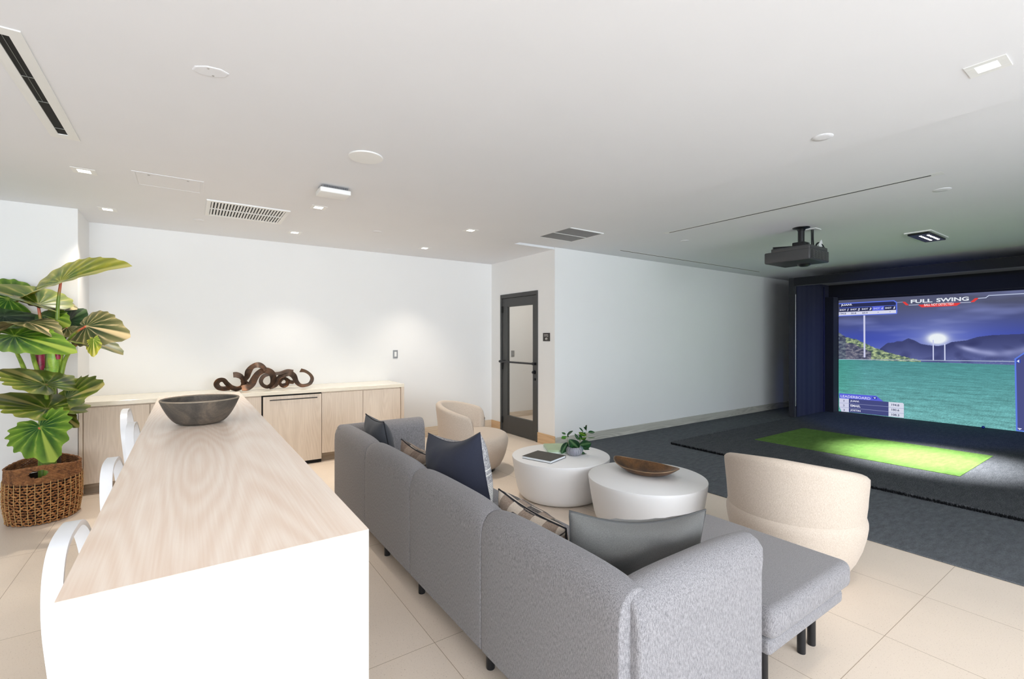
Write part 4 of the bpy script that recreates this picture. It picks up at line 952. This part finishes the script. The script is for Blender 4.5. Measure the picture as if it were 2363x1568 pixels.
# books
def book(x, y, rz, w, d, h, cover, label):
    t = mk('book', (x, y, TZ), rz, label, 'book')
    b = B(); box(b, -w / 2, w / 2, -d / 2, d / 2, 0, 0.003, 0.001, 1); box(b, -w / 2, w / 2, -d / 2, d / 2, h - 0.003, h, 0.001, 1); box(b, -w / 2, -w / 2 + 0.003, -d / 2, d / 2, 0.003, h - 0.003)
    obj('cover', b, cover, t); obj('pages', box(B(), -w / 2 + 0.003, w / 2 - 0.004, -d / 2 + 0.004, d / 2 - 0.004, 0.003, h - 0.003), M['paper'], t); return t
book(2.716, 3.40, math.radians(198), 0.26, 0.315, 0.024, M['bookd'], 'dark taupe hardback book lying on the farther coffee table')
tb = book(3.02, 3.565, math.radians(60), 0.30, 0.25, 0.018, M['bookg2'], 'pale green book at the bottom, behind the small potted plant')
tb = book(3.015, 3.56, math.radians(60), 0.29, 0.24, 0.018, M['bookg'], 'sage green book stacked on the pale green one'); tb.location.z = TZ + 0.0182
# leaves
def leaf_mesh(bm, A, T, Wp, lobes=0.35, fold=0.18, droop=0.12, ripple=0.02, scal=0.03, shape='heart', mi=0, nv=7):
    A, T, Wp = Vector(A), Vector(T), Vector(Wp); L = (T - A).length; ex = (T - A).normalized(); w = Wp - A; ey = w - ex * w.dot(ex); hw = ey.length; ey.normalize(); ez = ex.cross(ey)
    NT_, NR = 112, 10
    if shape == 'heart': ctl = [(0, 1.0), (12, 0.86), (25, 0.70), (45, 0.58), (70, 0.52), (95, 0.50), (120, 0.50), (145, 0.46), (162, 0.36), (174, 0.14), (180, 0.03)]
    else: ctl = None
    vein = bm.verts.layers.float.get('vein') or bm.verts.layers.float.new('vein'); edge = bm.verts.layers.float.get('edge') or bm.verts.layers.float.new('edge'); rib = bm.verts.layers.float.get('rib') or bm.verts.layers.float.new('rib')
    def rad(d):
        for (a, ra), (c, rc) in zip(ctl, ctl[1:]):
            if a <= d <= c: f = (d - a) / (c - a); f = f * f * (3 - 2 * f) if False else f; return ra + (rc - ra) * f
        return 0.03
    if shape == 'heart':
        cen = bm.verts.new(A); cen[vein] = 0.8; cen[rib] = 1.0; prev = None; rows = []
        for k in range(NT_ + 1):
            d = -180 + 360.0 * k / NT_; r_ = rad(abs(d)); a = math.radians(d)
            r_ *= 1 + scal * math.sin(abs(a) * nv * 2.2) * (1 if abs(d) > 8 else 0)
            row = []
            for j in range(1, NR + 1):
                q = j / NR; x = r_ * q * math.cos(a) * L * (1.0 if abs(d) < 90 else lobes * 2); y = r_ * q * math.sin(a) / 0.52 * hw
                yy = abs(y) / max(hw, 1e-4)
                vv = abs(((abs(a) * nv / PI) + 0.35 * q) % 1.0 - 0.5) * 2           # 1 at a lateral vein
                z = fold * abs(y) - droop * L * (max(0, x) / L) ** 2 - droop * 0.8 * L * (max(0, -x) / L) ** 2 * 3 - 0.35 * fold * hw * yy ** 2 + ripple * (vv - 0.5) * q * L * 0.5
                v = bm.verts.new(A + ex * x + ey * y + ez * z)
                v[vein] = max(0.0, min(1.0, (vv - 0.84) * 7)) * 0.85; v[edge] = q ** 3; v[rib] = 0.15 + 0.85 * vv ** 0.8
                if abs(d) < 4 : v[vein] = 0.9
                row.append(v)
            rows.append(row)
        for r0, r1 in zip(rows, rows[1:]):
            bm.faces.new((cen, r0[0], r1[0]))
            for j in range(NR - 1): bm.faces.new((r0[j], r0[j + 1], r1[j + 1], r1[j]))
    else:
        n, m = 10, 6; rows = []
        for i in range(n + 1):
            s = i / n; wd = hw * (math.sin(PI * s ** 0.85) ** 0.75 if 0 < s < 1 else 0.0) + 0.0004; row = []
            for j in range(m + 1):
                u = -1 + 2 * j / m; z = fold * abs(u) * wd - droop * L * s * s
                v = bm.verts.new(A + ex * (L * s) + ey * (u * wd) + ez * z); v[vein] = 0.8 if j == m // 2 else 0.0; v[edge] = 0.0; v[rib] = 0.9; row.append(v)
            rows.append(row)
        for r0, r1 in zip(rows, rows[1:]):
            for j in range(m): bm.faces.new((r0[j], r0[j + 1], r1[j + 1], r1[j]))
def leaf(name, A, T, Wp, m, parent, **kw):
    b = B(); leaf_mesh(b, A, T, Wp, **kw); me = bpy.data.meshes.new(name); b.to_mesh(me); b.free(); me.materials.append(m)
    me.polygons.foreach_set('use_smooth', [True] * len(me.polygons)); o = bpy.data.objects.new(name, me); COL.objects.link(o); o.parent = parent
    for v in me.vertices:                                       # leaves press against the wall or table instead of passing through
        if v.co.y > 5.78: v.co.y = 5.78 + 0.11 * (1 - math.exp(-(v.co.y - 5.78) / 0.11))
        if parent.name.startswith('potted') and v.co.z < TZ + 0.004: v.co.z = TZ + 0.004
    me.transform(Matrix.Translation(-parent.location)); return o
# small potted plant
PC = Vector((3.03, 3.33, TZ)); D0 = SI * PC.x + CO * PC.y
t = mk('potted_plant', PC, 0, 'small glossy leaved plant in a striped round pot on the coffee table', 'potted plant')
obj('pot', lathe(B(), [(0.045, 0), (0.058, 0.004), (0.073, 0.02), (0.079, 0.040), (0.077, 0.058), (0.067, 0.074), (0.062, 0.079), (0.057, 0.078), (0.056, 0.066), (0.01, 0.064)], 48), M['pot'], t, 50)
obj('moss', lathe(B(), [(0.055, 0.062), (0.052, 0.070), (0.03, 0.074), (0.002, 0.075)], 24), M['soil'], t, 60)
SM = [((1210, 460), (1255, 285), 34, 0), ((1200, 420), (1125, 345), 24, 0), ((1270, 510), (1468, 515), 45, 0), ((1130, 500), (980, 378), 26, 0), ((1215, 600), (988, 480), 60, 1), ((1040, 720), (982, 575), 46, 0),
      ((985, 730), (860, 528), 38, 0), ((650, 600), (832, 470), 38, 0), ((590, 570), (472, 515), 30, 0), ((620, 650), (480, 600), 52, 2), ((600, 700), (448, 690), 34, 1), ((985, 985), (690, 690), 150, 0),
      ((1010, 880), (1360, 800), 150, 0), ((650, 800), (455, 1135), 110, 0), ((900, 960), (640, 1040), 60, 1), ((1000, 900), (1100, 1095), 80, 3), ((1030, 1110), (1215, 1215), 46, 0), ((1140, 940), (1320, 1000), 36, 0),
      ((1250, 670), (1485, 692), 12, 1), ((640, 640), (625, 530), 16, 0), ((1165, 560), (1172, 482), 20, 0), ((880, 1070), (715, 1095), 46, 1), ((1060, 720), (1205, 640), 48, 1), ((1020, 760), (1060, 640), 40, 2), ((760, 940), (690, 1090), 60, 1)]
def spx(x, y, dd=0.0): return at(1260 + x / 13.06, 960 + y / 13.06, d=D0 + dd)
M['leafBl'] = leafmat('pale_blue_green_leaf', S(96, 124, 124), S(140, 166, 164), S(176, 196, 190), S(90, 110, 106), S(120, 140, 130), 0.25)
for i, (a_, c_, w_, k_) in enumerate(SM):
    dd = (i * 37 % 11 - 5) / 5 * 0.045; tilt_ = ((i * 53) % 7 - 3) / 3 * 0.035
    A_ = spx(*a_, dd * 0.5); T_ = spx(*c_, dd); ax = Vector((c_[0] - a_[0], c_[1] - a_[1], 0)).normalized(); pw = (a_[0] - ax.y * w_, a_[1] + ax.x * w_)
    Wp = spx(*pw, dd * 0.5 + tilt_)
    if (Wp - A_).z < 0 and False: pass
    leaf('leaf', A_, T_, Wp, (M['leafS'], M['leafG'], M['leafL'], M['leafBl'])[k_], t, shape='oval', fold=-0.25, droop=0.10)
b = B()
for cp in (((880, 1120), (960, 900), (1020, 800), (1020, 720)), ((900, 1120), (1080, 820), (1220, 640), (1215, 470)), ((860, 1120), (720, 900), (650, 760), (630, 620)), ((890, 1120), (1000, 980), (1100, 940)), ((870, 1120), (820, 1020), (760, 940))):
    q = curve([spx(*p) for p in cp], 6); q = [p - PC for p in q]; tube(b, q, [0.0035 - 0.0018 * i / (len(q) - 1) for i in range(len(q))], 6)
obj('stem', b, plain('pale_green_stem', S(158, 164, 96), 0.5), t, 60)

# ================================================================ BARREL CHAIRS
def barrel_chair(x, y, facing, label):
    t = mk('barrel_chair', (x, y, 0), facing, label, 'armchair', 'cream linen barrel swivel chairs')
    obj('swivel_base', lathe(B(), [(0.24, 0), (0.25, 0.004), (0.25, 0.035), (0.2, 0.045)], 40), M['blackm'], t, 40)
    obj('seat', lathe(B(), [(0.26, 0.045), (0.285, 0.05), (0.315, 0.075), (0.345, 0.13), (0.372, 0.20), (0.392, 0.28), (0.400, 0.335), (0.400, 0.36), (0.394, 0.385), (0.378, 0.410), (0.352, 0.424), (0.30, 0.432), (0.15, 0.438), (0.001, 0.440)], 72), M['linen'], t, 60)
    b = B(); n = 64; phm = math.radians(101); rows = []
    for i in range(n + 1):
        ph = -phm + 2 * phm * i / n; q = abs(ph) / phm
        top = 0.775 - 0.13 * q ** 1.7
        e = max(0.0, (q - 0.90) / 0.10); top -= (top - 0.52) * (1 - math.sqrt(max(0, 1 - e * e))) * 0.9
        th = 0.075 * math.sqrt(max(0.02, 1 - e ** 4)); an = PI + ph
        ro = lambda z: 0.388 + 0.034 * ((z - 0.37) / 0.4)
        sec = [(ro(0.372) - 0.03, 0.368), (ro(0.372) - 0.004, 0.374), (ro(0.40), 0.40), (ro(0.5), 0.40 + (top - 0.40) * 0.4), (ro(top - 0.05), top - 0.05), (ro(top) - 0.004, top - 0.022), (ro(top) - 0.020, top - 0.006), (ro(top) - th * 0.5, top),
               (ro(top) - th + 0.012, top - 0.008), (ro(top) - th, top - 0.03), (ro(0.55) - th - 0.008, 0.40 + (top - 0.40) * 0.5), (0.300, 0.415)]
        rows.append([b.verts.new((r_ * math.cos(an), r_ * math.sin(an), z)) for r_, z in sec])
    m_ = len(rows[0])
    for r0, r1 in zip(rows, rows[1:]):
        for k_ in range(m_): b.faces.new((r0[k_], r0[(k_ + 1) % m_], r1[(k_ + 1) % m_], r1[k_]))
    b.faces.new(rows[0][::-1]); b.faces.new(rows[-1])
    bk = obj('backrest', b, M['linen'], t, 60)
    b = B(); tube(b, [((0.3905) * math.cos(PI + a), 0.3905 * math.sin(PI + a), 0.373) for a in [(-phm + 2 * phm * i / 60) for i in range(61)]], 0.0035, 6); obj('seam', b, plain('linen_seam', S(168, 150, 132), 0.9), bk, 60)
    return t
barrel_chair(2.66, 4.62, math.radians(-40), 'cream linen barrel chair by the glazed door, facing the coffee tables')
barrel_chair(3.28, 1.48, math.radians(12), 'cream linen barrel chair beside the ottoman, facing the golf screen')

# ================================================================ BASKET AND TALL PLANT
BC = Vector((-1.0, 5.47, 0)); t = mk('wicker_basket', BC, 0, 'oval brown woven basket holding the tall plant', 'basket')
ea, eb = 0.225, 0.262
hand = math.atan2(-1.0, -0.05)                                   # direction of the front handle
def rimz(a): 
    e = math.cos(a - hand - 0.22); return 0.437 + 0.035 * abs(e) ** 2.5
def bp(a, z, off=0.0):
    s = 0.93 + 0.07 * min(1, z / 0.15); bulge = 1 + 0.03 * math.sin(PI * min(1, z / 0.46))
    return Vector(((ea * s * bulge + off) * math.cos(a), (eb * s * bulge + off) * math.sin(a), z))
b = B(); nw = 48
for j in range(15):
    z = 0.012 + j * 0.0215; pts = []
    for i in range(nw * 4):
        a = 2 * PI * i / (nw * 4); w_ = math.sin(a * nw / 2 + (j % 2) * PI)
        pts.append(bp(a, z + 0.0045 * math.sin(a * nw + j * 2.1), 0.008 * w_ + 0.002 * math.sin(a * 17 + j)))
    tube(b, pts, [0.0066 + 0.0016 * math.sin(i * 0.9 + j * 1.7) for i in range(nw * 4)], 6, True)
obj('open_weave', b, M['wicker'], t, 60)
b = B()
for j in range(17):
    f0 = j / 16
    seg = []
    for i in range(193):
        a = 2 * PI * i / 192; z0 = 0.335 + (rimz(a) - 0.335) * f0
        ha = min(abs((a - hand - 0.12 + PI) % (2 * PI) - PI) * eb, 9); hb = min(abs((a - hand - 0.12) % (2 * PI) - PI) * eb, 9)
        hole = (ha < 0.062 * math.sqrt(max(0, 1 - ((f0 - 0.58) / 0.22) ** 2)) or hb < 0.062 * math.sqrt(max(0, 1 - ((f0 - 0.58) / 0.22) ** 2))) and abs(f0 - 0.58) < 0.22
        if hole:
            if len(seg) > 2: tube(b, seg, 0.0052, 5)
            seg = []
        else: seg.append(bp(a, z0 + 0.0015 * math.sin(a * 31 + j * 2), 0.003 * math.sin(a * 40 + j * 2.4)))
    if len(seg) > 2: tube(b, seg, 0.0052 if j < 16 else 0.0085, 5)
obj('rim_band', b, M['wickerd'], t, 60)
b = B()
for i in range(34):
    a = 2 * PI * (i + 0.5) / 34; tube(b, [bp(a, z, 0.0105) for z in (0.01, 0.10, 0.2, 0.28, 0.345)], 0.0026, 5)
obj('reed_ties', b, M['ribs'], t, 60)
b = B(); lathe(b, [(0.9, 0.004), (0.93, 0.02), (0.955, 0.2), (0.965, 0.33)], 40, sx=ea * 0.97, sy=eb * 0.97, capt=False); lathe(b, [(0.95, 0.28), (0.001, 0.285)], 40, sx=ea * 0.97, sy=eb * 0.97, capb=False); obj('liner', b, M['linerd'], t, 60)

PD = SI * BC.x + CO * BC.y       # depth of the plant in the view
pl = mk('tall_plant', (BC.x, BC.y, 0.29), 0, 'tall broad leaved philodendron like plant in the woven basket', 'plant')
def LP(x, y, d): return at(x, y, d=d)
def z4(x, y): return (x / 5.227, 560 + y / 5.227)
def z5(x, y): return (x / 5.6, 820 + y / 5.6)
P_ = PD
LV = [ # attach, tip, side point: (pixel x, y, depth), material, options
    ((140, 651, P_ + .02), (291, 600, P_ - .06), (130, 634, P_ + .22), 'leafY', dict(lobes=0.75, fold=0.42, droop=0.10, nv=9)),
    ((88, 703, P_ - .05), (-75, 650, P_ - .25), (112, 686, P_ + .22), 'leafO', dict(lobes=0.5, fold=0.34, droop=0.10)),
    ((112, 684, P_ + .18), (180, 712, P_ + .28), (90, 650, P_ + .42), 'leafB', dict(lobes=0.9, fold=-0.15, droop=0.05)),
    ((20, 690, P_ + .15), (-90, 660, P_), (40, 640, P_ + .3), 'leafG', dict(lobes=0.9, fold=-0.2, droop=0.1)),
    ((65, 745, P_ - .28), (140, 760, P_ - .36), (46, 727, P_ - .06), 'leafB', dict(lobes=1.3, fold=0.20, droop=0.25)),
    ((199, 753, P_ - .12), (281, 768, P_ - .28), (190, 706, P_ + .04), 'leafB', dict(lobes=0.6, fold=-0.25, droop=0.16)),
    ((186, 788, P_ - .06), (284, 797, P_ - .12), (196, 781, P_ + .12), 'leafO', dict(lobes=0.4, fold=0.18, droop=0.2)),
    ((216, 784, P_ - .20), (214, 824, P_ - .26), (238, 786, P_ - .22), 'leafY', dict(lobes=0.3, fold=-0.2, droop=0.05)),
    ((34, 775, P_ - .35), (164, 801, P_ - .52), (24, 815, P_ - .50), 'leafG', dict(lobes=0.9, fold=-0.12, droop=0.1)),
    ((95, 762, P_ + .22), (10, 785, P_ + .30), (88, 735, P_ + .40), 'leafD', dict(lobes=0.5, fold=-0.2, droop=0.1)),
    ((100, 728, P_ + .05), (152, 744, P_ - .05), (110, 700, P_ + .20), 'leafG', dict(lobes=0.6, fold=-0.2, droop=0.15)),
    ((155, 756, P_ + .06), (118, 776, P_ - .04), (172, 774, P_ + .0), 'leafB', dict(lobes=0.6, fold=-0.2, droop=0.1)),
    ((10, 730, P_ - .1), (92, 722, P_ + .1), (0, 700, P_ + .05), 'leafD', dict(lobes=0.8, fold=-0.2, droop=0.1)),
    ((160, 740, P_ + .25), (196, 712, P_ + .30), (140, 716, P_ + .35), 'leafD', dict(lobes=0.7, fold=-0.2, droop=0.1)),
    ((120, 775, P_ + .3), (60, 800, P_ + .3), (130, 800, P_ + .25), 'leafD', dict(lobes=0.6, fold=-0.2, droop=0.1)),
    # lower tier
    ((104, 888, P_ - .30), (10, 846, P_ - .36), (128, 856, P_ + .02), 'leafO', dict(lobes=0.62, fold=0.10, droop=0.06, scal=0.06, ripple=0.05)),
    ((153, 921, P_ - .12), (236, 886, P_ - .22), (134, 893, P_ + .06), 'leafO', dict(lobes=0.50, fold=0.06, droop=0.04, scal=0.06, ripple=0.05)),
    ((107, 944, P_ - .38), (-14, 904, P_ - .46), (134, 911, P_ - .06), 'leafO', dict(lobes=0.62, fold=0.10, droop=0.06, scal=0.06, ripple=0.05)),
    ((93, 986, P_ - .56), (122, 1068, P_ - .60), (170, 966, P_ - .52), 'leafG', dict(lobes=0.42, fold=0.12, droop=0.05, scal=0.07, ripple=0.05)),
    ((131, 946, P_ - .10), (176, 984, P_ - .22), (112, 968, P_ - .15), 'leafO', dict(lobes=0.6, fold=-0.2, droop=0.08, ripple=0.04)),
]
# every leaf's upper face must look up or toward the room's light
for i, (a_, c_, w_, m_, kw) in enumerate(LV):
    A_, T_, Wp = LP(*a_), LP(*c_), LP(*w_)
    n_ = (T_ - A_).cross(Wp - A_)
    f_ = kw.get('fold', -0.2)
    if n_.z < 0: Wp = A_ * 2 - Wp
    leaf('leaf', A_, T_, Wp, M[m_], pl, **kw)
def stalk(pts, r0, r1, m, tip=True, name='leaf_stalk'):
    q = curve([LP(*p) for p in pts], 7); q = [p - pl.location for p in q]; b = B(); n = len(q)
    tube(b, q, [r0 + (r1 - r0) * i / (n - 1) for i in range(n)], 10)
    lay_ = b.verts.layers.float.new('tipf')
    b.verts.ensure_lookup_table()
    for i, v in enumerate(b.verts):
        f = (i // 10) / (n - 1); v[lay_] = max(0, min(1, (f - 0.78) / 0.12)) if tip else 0.0
    return obj(name, b, m, pl, 60)
RT = (117, 1070, P_)
for pts in (((128, 860, P_), (131, 760, P_ + .02), (134, 700, P_ + .02), (140, 652, P_ + .02)), ((112, 860, P_), (104, 800, P_), (97, 760, P_ - .03), (88, 704, P_ - .05)),
            ((92, 870, P_ - .05), (78, 830, P_ - .1), (70, 790, P_ - .2), (65, 746, P_ - .28)), ((132, 870, P_), (142, 820, P_ - .02), (165, 778, P_ - .08), (198, 754, P_ - .12)),
            ((140, 870, P_), (150, 832, P_), (166, 806, P_ - .02), (186, 789, P_ - .06)), ((62, 870, P_ - .1), (50, 838, P_ - .15), (36, 808, P_ - .25), (30, 780, P_ - .34)),
            ((120, 860, P_), (119, 800, P_ + .1), (118, 770, P_ + .15), (112, 690, P_ + .17)), ((130, 850, P_ + .02), (140, 790, P_ + .04), (146, 775, P_ + .05), (155, 757, P_ + .06))):
    stalk(pts, 0.018, 0.009, M['stalk'])
for pts in (((112, 985, P_ - .1), (110, 940, P_ - .2), (106, 905, P_ - .28), (104.5, 889, P_ - .30)), ((114, 1030, P_ - .15), (111, 990, P_ - .3), (108, 965, P_ - .36), (107, 945, P_ - .38)), ((122, 1000, P_ - .05), (127, 975, P_ - .07), (130, 960, P_ - .09), (131, 947, P_ - .10)), ((122, 985, P_), (135, 950, P_ - .06), (145, 932, P_ - .1), (153, 922, P_ - .12)), ((112, 1040, P_ - .2), (100, 1010, P_ - .4), (94, 1000, P_ - .50), (93, 988, P_ - .56))):
    stalk(pts, 0.016, 0.011, M['stalk'])
for dx, dd, r in ((-20, -0.02, 0.030), (-6, -0.05, 0.034), (4, 0.0, 0.030)):
    stalk(((118 + dx, 1115, P_ + dd), (117 + dx, 1020, P_ + dd), (118 + dx, 940, P_ + dd), (119 + dx * 0.8, 850, P_ + dd)), r * 0.9, r * 0.7, M['cane'], False, 'cane')
stalk(((133, 1110, P_ + .05), (131, 1040, P_ + .05), (128, 950, P_ + .05), (124, 880, P_ + .05)), 0.026, 0.02, M['caneb'], False, 'cane')
for x, y0_, y1_, r, m_ in ((90, 862, 785, 0.032, 'sheath'), (121, 862, 778, 0.040, 'bud'), (130, 830, 785, 0.022, 'sheath')):
    q = [LP(x + 4 - 4 * i / 8, y0_ + (y1_ - y0_) * i / 8, P_ - .04) - pl.location for i in range(9)]
    obj('leaf_sheath', tube(B(), q, [r * (0.35 + 0.65 * math.sin(PI * (0.15 + 0.8 * i / 8))) for i in range(9)], 14), M[m_], pl, 60)

# added fill light without a fitting, brightens the corridor behind the door
l = bpy.data.lights.new('corridor_fill', 'AREA'); l.shape = 'DISK'; l.size = 0.25; l.energy = 14; l.color = (1, 0.95, 0.88)
o = bpy.data.objects.new('corridor_fill', l); COL.objects.link(o); o.location = (5.3, 6.2, HL - 0.02)
